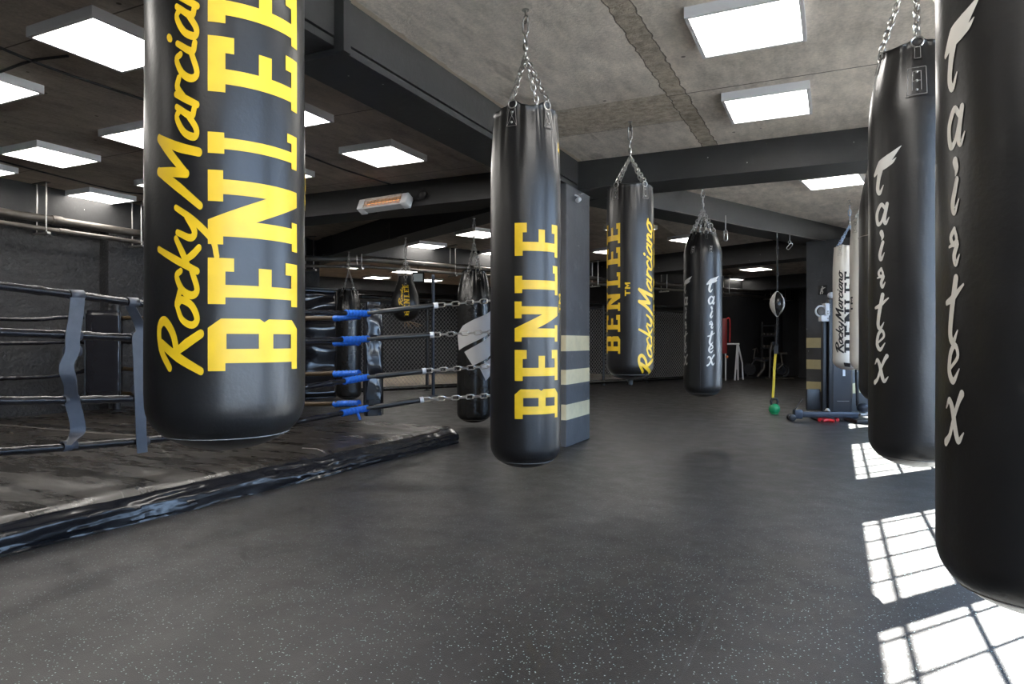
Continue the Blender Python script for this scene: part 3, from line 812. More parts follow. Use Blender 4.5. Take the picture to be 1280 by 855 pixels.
# 3: bag with yellow letters left and script right
x, y = center(787.7, 5.70)
b = Bag(x, y, .195, zpix(475, 5.62), zpix(233, 5.62), [-38, 40, 140, 220], pinch=.06, fold=.06, zg=zpix(196, 5.7))
b.body('black bag with yellow letters and script, hung by the right cross beam')
tt, _ = b.pix(760, 400); tb, _ = b.pix(776.5, 427)
tt = -1.35; tb = -.42
q = zs(b, -.8, [442, 420.5, 415, 394, 389, 365, 360, 341, 334, 310, 305, 280])
b.slab([('B', q[0], q[1]), ('E', q[2], q[3]), ('N', q[4], q[5]), ('L', q[6], q[7]), ('E', q[8], q[9]), ('E', q[10], q[11])], tb, tt)
ts0, _ = b.pix(815, 430); ts1, _ = b.pix(798, 430)
q = zs(b, .7, [466, 276]); b.script('Rocky Marciano', q[0], q[1], ts0 - .02, ts1 + .03, .125)
q = zs(b, -.05, [370, 362.5, 361, 353]); b.slab([('T', q[0], q[1]), ('M', q[2], q[3])], .0, -.22, name='trade_mark')
q = zs(b, 1.3, [442, 420.5, 415, 394, 389, 365, 360, 341, 334, 310, 305, 280])
b.slab([('B', q[0], q[1]), ('E', q[2], q[3]), ('N', q[4], q[5]), ('L', q[6], q[7]), ('E', q[8], q[9]), ('E', q[10], q[11])], 2.3, 1.3, name='side_lettering')
q = MB(); z0 = b.zb; q.lathe([(.012, z0 - .05), (.022, z0 - .04), (.022, z0 - .01), (.03, z0 + .004)], 12); q.build('bottom_ring', M['cord'], b.root)

# 4: slim bag with white stacked script, beyond the cross beam
x, y = center(878.5, 7.25)
b = Bag(x, y, .198, zpix(497, 7.15), zpix(291, 7.15), [-42, 14, 75, 135, 195, 255], web=True, pinch=.30, fold=.06, scallop=.05, Lf=.22, zg=zpix(262, 7.25))
b.body('slim black bag with white stacked script on two sides, beyond the right cross beam')
b.flag_word(24, zpix(458, 7.08)); b.flag_word(-62, zpix(458, 7.1))
for a in (-30, 24): b.patch(a, zpix(312, 7.1), .05, .085)
q = MB(); q.tube([b.surf(b.face - .12, b.zb + .05 + i * .04, .001) for i in range(40)], .002, 5); q.build('side_seam', M['cord'], b.root)

# right-hand row
x, y = center(1301, 1.42)
b = Bag(x, y, .187, .47, 2.40, [0, 90, 180, 270], pinch=.25, fold=.05)
b.body('largest black bag at the right edge with white stacked script')
th, _ = b.pix(1200, 300)
q = zs(b, th, [562, 12]); b.flag_word(math.degrees(th) - 5, q[0], (q[1] - q[0]) / .93, xs=.66)
x, y = center(1145, 3.0)
b = Bag(x, y, .187, zpix(588, 2.9), zpix(56, 2.9), [2, -72, 92, 180], web=True, pinch=.20, fold=.05, scallop=.04, Lf=.30, zg=CEIL - .12)
b.body('black bag with stitched patch and white script, second along the right row')
th, _ = b.pix(1104, 300)
q = zs(b, th, [482, 191]); b.flag_word(math.degrees(th) - 4, q[0], (q[1] - q[0]) / .93, xs=.85)
th2, zz = b.pix(1146, 100); b.patch(math.degrees(th2), zz, .085, .13)
b.flag_word(76, q[0], (q[1] - q[0]) / .93)
x, y = center(1112.5, 4.55)
b = Bag(x, y, .187, zpix(508, 4.45), zpix(200, 4.45), [-60, 30, 120, 210], web=True, pinch=.30, fold=.05, scallop=.04, Lf=.35)
b.body('plain black bag half hidden, third along the right row')
q = MB(); z = zpix(291, 4.4); q.tube([b.surf(2 * PI * j / 60, z, .001) for j in range(60)], .0022, 5, closed=True); q.build('side_seam', M['stitch'], b.root)
x, y = center(1090, 6.6)
b = Bag(x, y, .195, zpix(467, 6.5), zpix(274, 6.5), [-50, 40, 130, 220], pinch=.08, fold=.05, leather='leather_white', zh=BB)
b.body('white bag almost hidden behind the black right-hand bags, nearer of the two white ones')
q = zs(b, -1.1, [390, 382, 380.5, 371]); b.slab([('T', q[0], q[1]), ('M', q[2], q[3])], -1.0, -1.22, 'black_print', 'trade_mark')
x, y = center(1062, 8.85)
b = Bag(x, y, .200, zpix(463, 8.7), zpix(307, 8.7), [-35, 55, 145, 235], pinch=.08, fold=.06, leather='leather_white', zg=zpix(282, 8.85))
b.body('white bag with black script and black letters beside the rear pillar', chainmat='blue_chain')
ts0, _ = b.pix(1053.5, 400); ts1, _ = b.pix(1045, 400)
wt, _ = b.pix(1055.5, 400); wb, _ = b.pix(1068, 400)
q = zs(b, -.6, [440, 340]); b.script('Rocky Marciano', q[0], q[1], ts0, ts1, .15, 'black_print')
q = zs(b, .2, [441, 425, 421, 407, 404, 384, 381, 370, 366, 353, 350, 339])
b.slab([('B', q[0], q[1]), ('E', q[2], q[3]), ('N', q[4], q[5]), ('L', q[6], q[7]), ('E', q[8], q[9]), ('E', q[10], q[11])], wb, wt, 'black_print')
q = zs(b, -.4, [461, 457]); F_ = Flat(); vs, fs = poly2d([(-.03, 0), (.05, -.01), (.05, .04), (-.03, .05)]); F_.put(vs, fs, lambda x, y: (x - .04, zpix(458, 8.7) + y))
F_.wrap(lambda x_, hh, off: b.surf(b.face + x_ / b.R, hh, off), .02, .003, .02).build('bottom_tag', M['black_print'], b.root)

# rear left bags
RB = CEIL - .335
x, y = center(592.5, 8.3)
b = Bag(x, y, .205, .05, zpix(338, 8.2), [-28, 20, 140, 215], pinch=.30, fold=.12, scallop=.05, Lf=.40, leather='leather_shiny', zh=RB, zg=zpix(302, 8.3))
b.body('shiny black bag with three slanted grey bars, behind the ring chains')
F_ = Flat()
for poly in ([(570, 420), (579, 407), (593, 399), (616, 388), (616, 414), (574, 438)], [(580.5, 440), (616, 417), (616, 443), (591, 457)], [(598.5, 458), (616, 446), (612, 470), (607, 476)]):
    pts = []
    for i, p in enumerate(poly):
        th, z = b.pix(max(572.2, min(613.2, p[0])), p[1]); pts.append((th * b.R, z))
    vs, fs = poly2d(pts); F_.put(vs, fs, lambda X_, Y_: (X_, Y_))
F_.wrap(lambda x_, hh, off: b.surf(b.face + x_ / b.R, hh, off), .02, .002).build('slanted_bars', M['grey_print'], b.root)
x, y = center(436, 11.4)
b = Bag(x, y, .205, zpix(501, 11.2), zpix(361, 11.3), [-40, 40, 130, 220], pinch=.30, fold=.12, scallop=.06, Lf=.40, leather='leather_shiny', zh=RB, zg=zpix(338, 11.4))
b.body('narrow shiny black bag behind the ring corner, beside the wrinkled wall pad')
# teardrop bag
x, y = center(507, 9.85)
zt_, zb_ = zpix(346, 9.85), zpix(402.5, 9.75); H_ = zt_ - zb_
def tear(th, z, zb_=zb_, H_=H_):
    t = max(0, min(1, (z - zb_) / H_))
    tab = [(0, .0), (.03, .42), (.08, .64), (.15, .82), (.25, .95), (.35, 1), (.45, .985), (.6, .87), (.75, .70), (.88, .55), (.96, .49), (1, .46)]
    for (a, ra), (c, rc) in zip(tab, tab[1:]):
        if t <= c: return .205 * (ra + (rc - ra) * (t - a) / (c - a))
    return .205 * .46
b = Bag(x, y, .205, zb_, zt_, [0, 90, 180, 270], rim=.0, hb=.10, zh=RB, zg=zpix(326, 9.85), shape=tear)
b.body('black teardrop bag with yellow letters, beyond the ring corner', rows=40, seam=False)
tt, _ = b.pix(503, 380); tb, _ = b.pix(512, 380)
q = zs(b, 0, [395, 385.5, 384.5, 378, 377, 370, 369, 364.5, 363.5, 362, 361.5, 355])
q = zs(b, 0, [395, 388, 387, 381, 380, 373, 372, 366.5, 365.5, 360.5, 359.8, 355.5])
b.slab([('B', q[0], q[1]), ('E', q[2], q[3]), ('N', q[4], q[5]), ('L', q[6], q[7]), ('E', q[8], q[9]), ('E', q[10], q[11])], tb, tt + .1)
q = zs(b, 0, [381, 355]); b.script('Rocky', q[0], q[1], tt, tt - .28, .15)
# frayed tie under the teardrop bag
q = MB()
for i in range(9):
    a = random.uniform(-.05, .3); c = Vector((x, y, zb_ + .01)); d = Vector((random.uniform(0, .3), random.uniform(-.05, .05), random.uniform(-.10, .02)))
    q.tube([Vector((0, 0, zb_ + .03)), Vector((d.x * .5, d.y, zb_ - .01)), Vector((d.x, d.y, zb_ + d.z))], .005, 5)
q.build('frayed_cord', mat('frayed_tan_cord', (.25, .17, .11), .8), b.root)

# ------------------------------------------------------------------ boxing ring
RX0, RX1, RY0, RY1, RH = -8.48, -3.52, 1.0, 6.04, .172
rg = thing('boxing_ring_platform', 'low black boxing ring platform covered in glossy vinyl', 'boxing ring', (RX1, RY1, 0))
off = Vector((-RX1, -RY1, 0))
def grid(nx, ny, fn):
    m_ = MB(); vs = [fn(i / nx, j / ny) for j in range(ny + 1) for i in range(nx + 1)]
    m_.add(vs, [(j * (nx + 1) + i, j * (nx + 1) + i + 1, (j + 1) * (nx + 1) + i + 1, (j + 1) * (nx + 1) + i) for j in range(ny) for i in range(nx)]); return m_
from mathutils import noise as mno
def nz(x, y, z=0, s=1): return mno.noise(Vector((x * s, y * s, z * s)))
def edge_x(y):
    t = (y - RY0) / (RY1 - RY0); return RX1 - .17 * (1 - t) + .012 * nz(y, 1.3, 0, 3)
def top_pt(a, c):
    y = RY0 + (RY1 - RY0) * c; x = RX0 + (edge_x(y) - RX0) * a
    z = RH + .006 * nz(x, y, 2, 1.6) + .008 * nz(x, y, 5, 4) * sstep((a - .8) / .2) + .004 * nz(x * .6, y, 8, 9) * sstep((a - .7) / .3)
    if c > .9: z += .012 * nz(x, y, 9, 5) * (c - .9) / .1
    e = 1 - a
    if e < .012: z -= .02 * (1 - e / .012) ** 2
    if 1 - c < .012: z -= .02 * (1 - (1 - c) / .012) ** 2
    return Vector((x, y, z)) + off
o = grid(150, 150, top_pt).build('ring_canvas', M['canvas'], rg)
def skirt_pt(a, c):
    y = RY0 + (RY1 - RY0) * a; p = top_pt(1, a)
    z = p.z * (1 - c)
    w = .020 * nz(y * .8 + c * .4, c * 1.4, 3, 1.6) + .018 * nz(y * .9 + c * .5, c * 2.6, 7, 2.2) + .005 * nz(y * 2 + c * .5, c * 2, 1, 5)
    bulge = .018 * math.sin(PI * min(1, c * 1.1))
    return Vector((p.x + bulge + w * min(1, c * 4) + .055 * c, p.y, z))
o = grid(260, 14, skirt_pt).build('skirt', M['vinyl'], rg)
def skirt2(a, c):
    p = top_pt(a, 1); z = p.z * (1 - c); w = .012 * nz(p.x, c, 4, 4)
    return Vector((p.x, p.y + .012 * math.sin(PI * c) + w * min(1, c * 4) , z))
grid(150, 8, skirt2).build('skirt', M['vinyl'], rg)
q = MB()     # bright lacing rope along the inner line of the canvas + torn corner loop
a0 = onz(0, 533, RH + .006); a1 = onz(112, 543, RH + .006)
q.tube([onz(0, 531, RH + .008) + off, onz(60, 536, RH + .008) + off, onz(120, 541, RH + .008) + off, onz(190, 546, RH + .008) + off], .004, 6)
q.build('canvas_cord', M['stitch'], rg); q = MB()
q.tube([onz(378, 560, RH + .008) + off, onz(396, 561, RH + .008) + off, onz(405, 565, RH + .01) + off], .004, 6)
q.build('canvas_cord', M['stitch'], rg)

PX, PY = -4.15, 5.47          # near right corner of the ropes
FX = -8.05                    # far side
def rope_path(pts, n=14):
    out = []
    sp = smooth_path([tuple(p) for p in pts], n); return sp
def rope(label, pts, tape=None, sleeve=None, chain=None, r=.024, gold=False, tail=False):
    pts = [Vector(p) for p in pts]; base = pts[0].copy()
    root = thing('ring_rope', label, 'ring rope', base)
    sp = [p - base for p in smooth_path(pts, 16)]
    # wrapped cover: little steps at the tape joints
    L = 0; path = [sp[0]]; rr = [r]
    dense = []
    for a, c in zip(sp, sp[1:]):
        k = max(1, int((c - a).length / .02))
        for i in range(k): dense.append(a.lerp(c, i / k))
    dense.append(sp[-1])
    L = 0; rr = []; prev = dense[0]; seg = .31 + random.random() * .1; last = 0
    for p in dense:
        L += (p - prev).length; prev = p
        if L - last > seg: last = L; seg = random.uniform(.12, .42)
        j = L - last
        rr.append(r * (1.13 if j < .03 else 1.0) * (1 + .03 * math.sin(L * 40)))
    q = MB(); q.tube(dense, rr, 12); q.build('rope_cover', M['dark_gold'] if gold else M['rope'], root)
    if tape:
        a, c = [Vector(t) - base for t in tape]; d = (c - a)
        q = MB(); k = 24; q.tube([a + d * i / k for i in range(k + 1)], [r * (1.35 + .12 * math.sin(i * 1.7)) for i in range(k + 1)], 12); tp = q.build('blue_tape', M['blue_tape'], root)
        if not tail: tp = None
        q = MB(); e = a + d * .55; q.tube([e, e + Vector((.02, 0, -.03)), e + Vector((.05, 0, -.085))], [.02, .014, .012], 6); (q.build('tape_tail', M['blue_tape'], tp) if tail else None)
    if sleeve:
        a, c = [Vector(t) - base for t in sleeve]; d = c - a
        q = MB(); q.tube([a, a + d * .18], r * .8, 10); q.tube([a + d * .18, a + d * .22, a + d * .95], [r * .95, r * 1.15, r * 1.12], 12); q.build('sleeve', M['sleeve'], root)
        q = MB(); q.tube([a + d * .94, a + d * 1.0], r * 1.3, 12); q.build('end_cap', M['white_plastic'], root)
    if chain:
        a, c = [Vector(t) - base for t in chain]
        q = MB(); q.chain(a, c, .085, .045, .0065); q.build('chain', M['steel'], root)
    return root
names = ['top', 'second', 'third', 'bottom']
near_px = [[(-60, 351), (0, 357.5), (95, 369), (190, 380.5), (300, 386), (378, 390), (455, 392)],
           [(-60, 412), (0, 415.5), (95, 419), (190, 423), (300, 424.5), (378, 425.5), (455, 424)],
           [(-60, 501), (0, 501), (95, 500), (190, 497.5), (300, 491), (378, 484), (455, 472)],
           [(-60, 570), (0, 565), (95, 558), (190, 549.5), (300, 536.5), (378, 525.5), (455, 511)]]
tape_px = [((432, 391.5), (461, 392)), ((427, 425), (460, 423.6)), ((430, 476.5), (460, 471.3)), ((427, 516.5), (459, 510.3))]
end_px = [(547, 381.5), (542, 418.5), (532, 463.5), (529, 499.5)]
chain_px = [(617, 374), (617, 414), (617, 456), (617, 493)]
wall_pt = Vector((-3.06, 6.40, 0))
COR = {}
for k in range(4):
    pts = [onx(*p, PX) for p in near_px[k]]
    cor = pts[-1]; COR[k] = cor
    first = pts[0] + (pts[0] - pts[1]) * 1.1
    pts = [first] + pts
    dirv = (wall_pt - Vector((PX, PY, 0))).normalized()
    # sleeve and chain run from the corner to the pillar
    def on_diag(px, py):
        d = ray(px, py); o = Vector((PX, PY, 0)); n = Vector((-dirv.y, dirv.x, 0))
        t = o.dot(n) / Vector((d.x, d.y, 0)).dot(n); return Vector((0, 0, CAMZ)) + d * t
    se = on_diag(*end_px[k]); ce = Vector((-3.055, 6.34, on_diag(*chain_px[k]).z))
    t0, t1 = onx(*tape_px[k][0], PX), onx(*tape_px[k][1], PX)
    rope('%s ring rope on the near side with bright blue tape and chain end' % names[k], pts, (t0, t1), (cor, se), (se, ce), tail=(k == 3))
for k, (ya, yb) in enumerate(((398, 1.325), (429, 1.04), (467.5, .70), (505, .39))):
    zc = COR[k].z
    zf = [1.33, 1.03, .70, .40][k]
    p0 = Vector((PX, PY, zc)); p3 = Vector((FX, PY, zf))
    p1 = ony(400, ya, PY); 
    pts = [p0 + Vector((-.075, 0, 0)), ony(430, ya - 1, PY), ony(385, ya, PY), Vector((-6.2, PY, (zc + zf) / 2 - .03)), p3 + Vector((.03, .09, 0))]
    t0, t1 = pts[1] + Vector((-.02, 0, 0)), pts[1].lerp(p0, .3)
    t0 = ony(418, ya, PY); t1 = ony(449, ya - (1 if k else 3), PY)
    rope('%s ring rope on the rear side running behind the corner pads' % names[k], pts, (t0, t1), gold=(k in (0, 2, 3)))  # golden highlights of these dark ropes painted on as a dark gold cover
for k, ya in enumerate((398.5, 429, 473, 503)):
    zf = [1.33, 1.03, .70, .40][k]
    pa = onx(0, ya, FX); pb = onx(75, ya - (1.5 if k < 2 else 4), FX)
    pts = [Vector((FX - .03, PY + .03, zf)), Vector((FX, PY - .25, zf)), pb, pa, Vector((FX, 1.6, zf))]
    rope('%s ring rope on the far side along the dark wall' % names[k], pts)
# corner pads
def pad(label, c, w, d, z0, z1, rot, wr=.02, straps=(.12, .5, .9), tie=None):
    root = thing('corner_pad', label, 'corner pad', (c[0], c[1], z0), None, rot)
    H = z1 - z0; q = MB(); nu, nv = 48, 60; vs = []
    for j in range(nv + 1):
        v = j / nv
        for i in range(nu):
            a = 2 * PI * i / nu; ca, sa = math.cos(a), math.sin(a)
            e = .35; x_ = math.copysign(abs(ca) ** e, ca) * w / 2; y_ = math.copysign(abs(sa) ** e, sa) * d / 2
            k = 1 + wr * 3 * nz(ca * .8, v * 5 + sa * .6, c[0], 1.6) + wr * 2.2 * nz(ca, v * 11 + ca * 1.5, 1, 1.3)
            if v < .04 or v > .96: k *= .93
            vs.append(Vector((x_ * k, y_ * k, v * H)))
    q.add(vs, [(j * nu + i, j * nu + (i + 1) % nu, (j + 1) * nu + (i + 1) % nu, (j + 1) * nu + i) for j in range(nv) for i in range(nu)] + [tuple(range(nu))[::-1], tuple(nv * nu + i for i in range(nu))])
    q.build('cushion', M['vinyl_gloss'], root, True, angle=60)
    q = MB()
    for s_ in (-1, 1): q.tube([(s_ * w * .49, -d * .49, z) for z in (.01, H * .5, H - .01)], .006, 6)
    q.build('piping', M['leather'], root)
    for z in straps:
        q = MB(); q.box((-w * .3, -d / 2 - .012, H * z - .02), (w * .3, -d / 2 + .01, H * z + .02)); q.box((-.012, -d/2 - .02, H * z - .028), (.012, -d/2 - .008, H * z + .028)); q.build('strap', M['cord'], root, False)
    if tie:
        inv = Matrix.Rotation(-rot, 4, 'Z'); t = inv @ Vector((tie.x - c[0], tie.y - c[1], 0))
        for z in (.1, .88):
            q = MB(); u = t.normalized(); n = Vector((-u.y, u.x, 0)) * .03
            vs = [u * .05 + n, u * .05 - n, t - u * .047 - n, t - u * .047 + n]
            q.add([p + Vector((0, 0, z * H - .02)) for p in vs] + [p + Vector((0, 0, z * H + .02)) for p in vs], [(3,2,1,0),(4,5,6,7),(0,1,5,4),(1,2,6,5),(2,3,7,6),(3,0,4,7)]); q.build('tie_band', M['cord'], root, False)
    return root
pad('wrinkled black corner pad hanging where the blue taped ropes meet', (PX - .075, PY + .15), .18, .13, .29, 1.43, math.radians(50), .035, (.12,))
# the far corner pad and its post
post = thing('ring_post', 'black corner post of the ring beside the far pad', 'ring post', (FX - .03, PY + .09, 0))
q = MB(); q.cyl((0, 0, RH), (0, 0, 1.50), .045, 16); q.build('post', M['black_metal'], post)
q = MB(); q.lathe([(.09, RH + .0), (.09, RH + .012), (.05, RH + .02)], 16); q.build('base_plate', M['black_metal'], post)
pad('flat black corner pad at the far ring corner against the dark wall', (FX + .27, PY - .27), .38, .12, .40, 1.40, math.radians(38), .012, (), tie=Vector((FX - .03, PY + .09, 0)))
# straps tying the ropes together
def strap(label, px_pts, x, w=.085, twist=None):
    pts = [onx(p[0], p[1], x) for p in px_pts]; base = pts[-1].copy()
    root = thing('rope_spacer_strap', label, 'strap', base)
    sp = smooth_path([tuple(p) for p in pts], 8); k = len(sp); vs = []
    for i, p in enumerate(sp):
        t = i / (k - 1); a = twist(t)
        n = Vector((math.sin(a), math.cos(a), 0)) * w / 2; th = Vector((math.cos(a), -math.sin(a), 0)) * .003
        for s_, q_ in ((1, 1), (-1, 1), (-1, -1), (1, -1)): vs.append(p - base + n * s_ + th * q_)
    q = MB(); fs = [(i * 4 + j, i * 4 + (j + 1) % 4, (i + 1) * 4 + (j + 1) % 4, (i + 1) * 4 + j) for i in range(k - 1) for j in range(4)]
    fs += [(3, 2, 1, 0), tuple((k - 1) * 4 + j for j in range(4))]
    q.add(vs, fs); q.build('webbing', M['webbing'], root, True)
    for (px, py) in label_loops[label]:
        p = onx(px, py, PX) - base; p.x = PX - base.x
        q = MB(); m = 14
        ring = [p + Vector((.0325 * math.cos(2 * PI * i / m), 0, .0325 * math.sin(2 * PI * i / m))) for i in range(m)]
        vs = []
        for r_ in ring: vs += [r_ + Vector((0, w / 2, 0)), r_ - Vector((0, w / 2, 0))]
        q.add(vs, [(2 * i, 2 * i + 1, (2 * i + 3) % (2 * m), (2 * i + 2) % (2 * m)) for i in range(m)])
        lp = q.build('loop', M['webbing'], root, True)
        sm = lp.modifiers.new('thick', 'SOLIDIFY'); sm.thickness = .005
    return root
LA = 'loosely twisted blue-grey strap across the near ropes, nearer the left edge'
LB = 'straighter blue-grey strap across the near ropes, beside the big bag'
label_loops = {LA: [(95, 369), (92, 419), (91, 439), (88, 500), (86, 557)], LB: [(165, 378), (173, 421), (174, 487), (175, 498), (178, 552)]}
strap(LA, [(97, 372), (95, 395), (91, 419), (90, 440), (83, 458), (88, 480), (90, 500), (95, 520), (97, 540), (84, 556)], PX + .036, .080,
      lambda t: .15 + 1.0 * sstep((t - .45) / .12) * (1 - .75 * sstep((t - .62) / .1)) + 1.1 * sstep((t - .86) / .1))
strap(LB, [(163, 383), (170, 396), (177, 412), (172, 421), (173, 450), (174, 480), (175, 498), (176, 530), (177, 552), (178, 566)], PX + .036, .070,
      lambda t: 1.1 * (1 - sstep((t - .12) / .14)) + .1)

# wrinkled wall pad at the end of the left wall
PW, H = .74, 1.96
pe = Vector((-8.19, 9.84, 0)) - E1 * PW
wp = thing('wall_pad', 'tall wrinkled black vinyl pad standing at the end of the left wall', 'wall pad', (pe.x, pe.y, 0))
wp.rotation_euler = (0, 0, math.atan2(E1.y, E1.x) - PI / 2)          # local y runs along the pad, local x out of it
def wpad(a, c):
    y = PW * a; z = .02 + (H - .02) * c
    ph = z * 15 + 3.2 * (1 - a) * c + 2.2 * nz(y * .6, z, 3, 1.1) + 1.2 * nz(y, z, 6, 2.3)
    f = .024 * math.sin(ph) * (.55 + .6 * nz(y, z * .8, 1, 1.8)) + .03 * nz(y * .5, z * 1.6, 4, 2.2)
    e = min(a, 1 - a, c, 1 - c); k = sstep(e / .05)
    return Vector((-.06 * (1 - k) + f * k, y, z))
q = grid(50, 110, wpad)
q.box((-.12, 0, .02), (-.05, PW, H))
q.build('padding', M['vinyl_gloss'], wp, True, angle=70)
q = MB(); q.tube([(-.02, PW, .04), (-.02, PW, 1.0), (-.02, PW, H - .01)], .012, 6); q.build('edge_piping', M['dark_gold'], wp)
q = MB(); q.bbox((-.14, -.02, H), (.02, PW + .02, H + .05), .012); q.build('top_roll', M['leather'], wp)

# ------------------------------------------------------------------ pipes along the left wall and the turned rear
def pipe(label, pts, r, joints=True, mname='steel_dark'):
    base = Vector(pts[0]); root = thing('ceiling_pipe', label, 'pipe', base)
    q = MB(); rel = [Vector(p) - base for p in pts]; q.tube(rel, r, 14); q.build('pipe', M[mname], root)
    if joints:
        for a, c in zip(rel, rel[1:]):
            d = c - a; L = d.length; k = int(L / 2.4)
            for i in range(1, k + 1):
                q = MB(); p = a + d * (i / (k + 1)); t = d.normalized(); q.tube([p - t * .06, p + t * .06], r * 1.22, 14); q.build('pipe_joint', M['steel_dark'], root)
    return root
zp = 2.43
x1 = -8.36
corner = Vector((x1, 9.5, zp))
endp = ee(19.0, 10.8, zp); c2 = ee(5.3, 10.95, zp)
pipe('thick grey pipe hung along the left wall and the rear, upper one', [(x1, -3, zp + .04), (x1, 9.0, zp + .04), ee(5.6, 10.85, zp + .04), ee(19.2, 10.8, zp + .04)], .048)
pipe('thinner grey pipe hung below and before the thick pipe', [(x1 + .14, -3, zp - .10), (x1 + .14, 9.0, zp - .10), ee(5.55, 10.72, zp - .10), ee(19.2, 10.68, zp - .10)], .028)
def hanger(label, p, t):
    root = thing('pipe_hanger', label, 'pipe hanger', (p.x, p.y, CEIL)); n = Vector((-t.y, t.x, 0)); q = MB()
    for s_ in (-.09, .09): q.cyl(n * s_ + Vector((0, 0, -.002)), n * s_ + Vector((0, 0, zp - .13 - CEIL)), .008, 8)
    q.build('rod', M['steel'], root)
    q = MB(); m4 = Matrix.Translation((0, 0, 0)) @ Matrix.Rotation(math.atan2(n.y, n.x), 4, 'Z')
    q.box((-.14, -.02, zp - .16 - CEIL), (.14, .02, zp - .135 - CEIL), m4); q.build('bracket', M['steel'], root, False)
    q = MB(); q.bbox((-.13, -.03, -.012), (.13, .03, -.001), .003, m4); q.build('ceiling_plate', M['steel_dark'], root, False)
yl = Vector((0, 1, 0))
for lb, px in (('pipe hanger on the left wall nearest the left picture edge', 52), ('pipe hanger on the left wall just left of the big bag', 171), ('pipe hanger just right of the big bag', 387)):
    d = ray(px, 300); yy = (x1 + .07) / d.x * d.y; hanger(lb, Vector((x1 + .07, yy, 0)), yl)
def e_on(px, b):
    d = ray(px, 300); t = b / Vector((d.x, d.y, 0)).dot(E2); return Vector((d.x, d.y, 0)) * t
for lb, px in (('pipe hanger behind the narrow left bag chain', 449), ('pipe hanger left of the bag with three grey bars', 566), ('pipe hanger between striped pillar and yellow script bag', 744),
               ('pipe hanger left of the slim white-lettered bag', 830), ('pipe hanger right of the slim white-lettered bag', 908), ('pipe hanger left of the speed ball cord', 960), ('pipe hanger right of the speed ball cord', 985)):
    hanger(lb, e_on(px, 10.77), E1)
# ceiling cables on the left slab
def cable(label, pts, r=.009, mname='cord'):
    base = Vector(pts[0]); q = MB(); q.tube([Vector(p) - base for p in smooth_path(pts, 4)], r, 6)
    return tag(q.build('ceiling_cable', M[mname], None, loc=base), label, 'cable')
zc = CEIL - .008
cable('black cable crossing the left ceiling above the nearest light', [tuple(onz(-40, 42, zc)), tuple(onz(60, 84, zc)), tuple(onz(190, 128, zc)), tuple(onz(300, 165, zc))])
cable('short black cable branching off over the left ceiling', [tuple(onz(0, 90, zc)), tuple(onz(40, 76, zc)), tuple(onz(85, 70, zc))])
cable('black cable running over the left ceiling toward the heater beam', [tuple(onz(380, 193, zc)), tuple(onz(430, 212, zc)), tuple(onz(490, 231, zc))])
cable('black cable above the low left ceiling lights', [tuple(onz(0, 201, zc)), tuple(onz(80, 222, zc)), tuple(onz(150, 239, zc)), tuple(onz(188, 243, zc))])
d = ray(486, 290)
# wire on the slanting beam
q0 = Vector((-1.75, 8.22, BB - .01))
cable('thin pale wire sagging along the underside of the slanting beam', [(-1.72, 8.1, BB - .012), (-1.1, 9.45, BB - .03), (-.55, 10.6, BB - .02), (-.12, 11.5, BB - .012)], .005, 'steel_dark')
t_ = Vector((-6.3, 3.41, 0)).normalized(); nb = Vector((t_.y, -t_.x, 0))
def onbeam(px):
    d = ray(px, 300); o = Vector((-2.9, 6.62, 0)); n = Vector((-t_.y, t_.x, 0)); k = o.dot(n) / Vector((d.x, d.y, 0)).dot(n); return Vector((d.x, d.y, 0)) * k
p = onbeam(486.5) - Vector((-t_.y, t_.x, 0)) * 0
dn = Vector((-p.x, -p.y, 0)).normalized() * .012
cable('thin grey conduit bent down the deep rear left beam', [(p.x + dn.x, p.y + dn.y, CEIL - .1), (p.x + dn.x, p.y + dn.y, RB + .02), (p.x + dn.x, p.y + dn.y, RB - .012), tuple(Vector((p.x, p.y, RB - .012)) + t_ * -.25 + dn)], .007, 'steel_dark')

# ------------------------------------------------------------------ heater
hc = ony(482, 256, 6.50)
root = thing('infrared_heater', 'silver infrared heater with glowing orange tubes on the left cross beam', 'heater', hc)
root.rotation_euler = (math.radians(-28), math.radians(-2), 0)
W2 = .30
q = MB()
prof = [(-.07, .055), (-.035, .065), (.03, .065), (.04, -.055), (-.06, -.07), (-.07, -.06), (-.055, -.055), (.03, -.04), (.022, .05), (-.035, .055), (-.06, .045)]
n = len(prof)
vs = [Vector((s_ * W2, a, z)) for s_ in (-1, 1) for a, z in prof]
tri = tessellate_polygon([[Vector((a, z, 0)) for a, z in prof]])
q.add(vs, [(i, (i + 1) % n, n + (i + 1) % n, n + i) for i in range(n)] + [tuple(t) for t in tri] + [tuple(i + n for i in t) for t in tri])
q.build('housing', M['heater_shell'], root, False)
for s_ in (-1, 1):
    q = MB(); q.bbox((s_ * W2 - .045, -.075, -.07), (s_ * W2 + .045, .04, .068), .008); q.build('end_cap', M['white_plastic'], root)
for z, mm in ((.012, 'heater_bar'), (-.016, 'heater_red')):
    q = MB(); q.cyl((-.25, -.03, z), (.25, -.03, z), .008, 12); q.build('heating_tube', M[mm], root)
q = MB()
for i in range(11): q.tube([(-.25 + i * .05, -.074, .05), (-.25 + i * .05, -.078, 0), (-.25 + i * .05, -.074, -.055)], .004, 5)
for z in (.056, .028, -.036, -.06): q.tube([(-.26, -.078, z), (.26, -.078, z)], .005, 5)
q.build('guard_grille', M['steel'], root)
q = MB(); q.box((.2, .03, -.01), (.26, .12, .03)); q.box((-.26, .03, -.01), (-.2, .12, .03)); q.build('bracket', M['black_metal'], root, False)
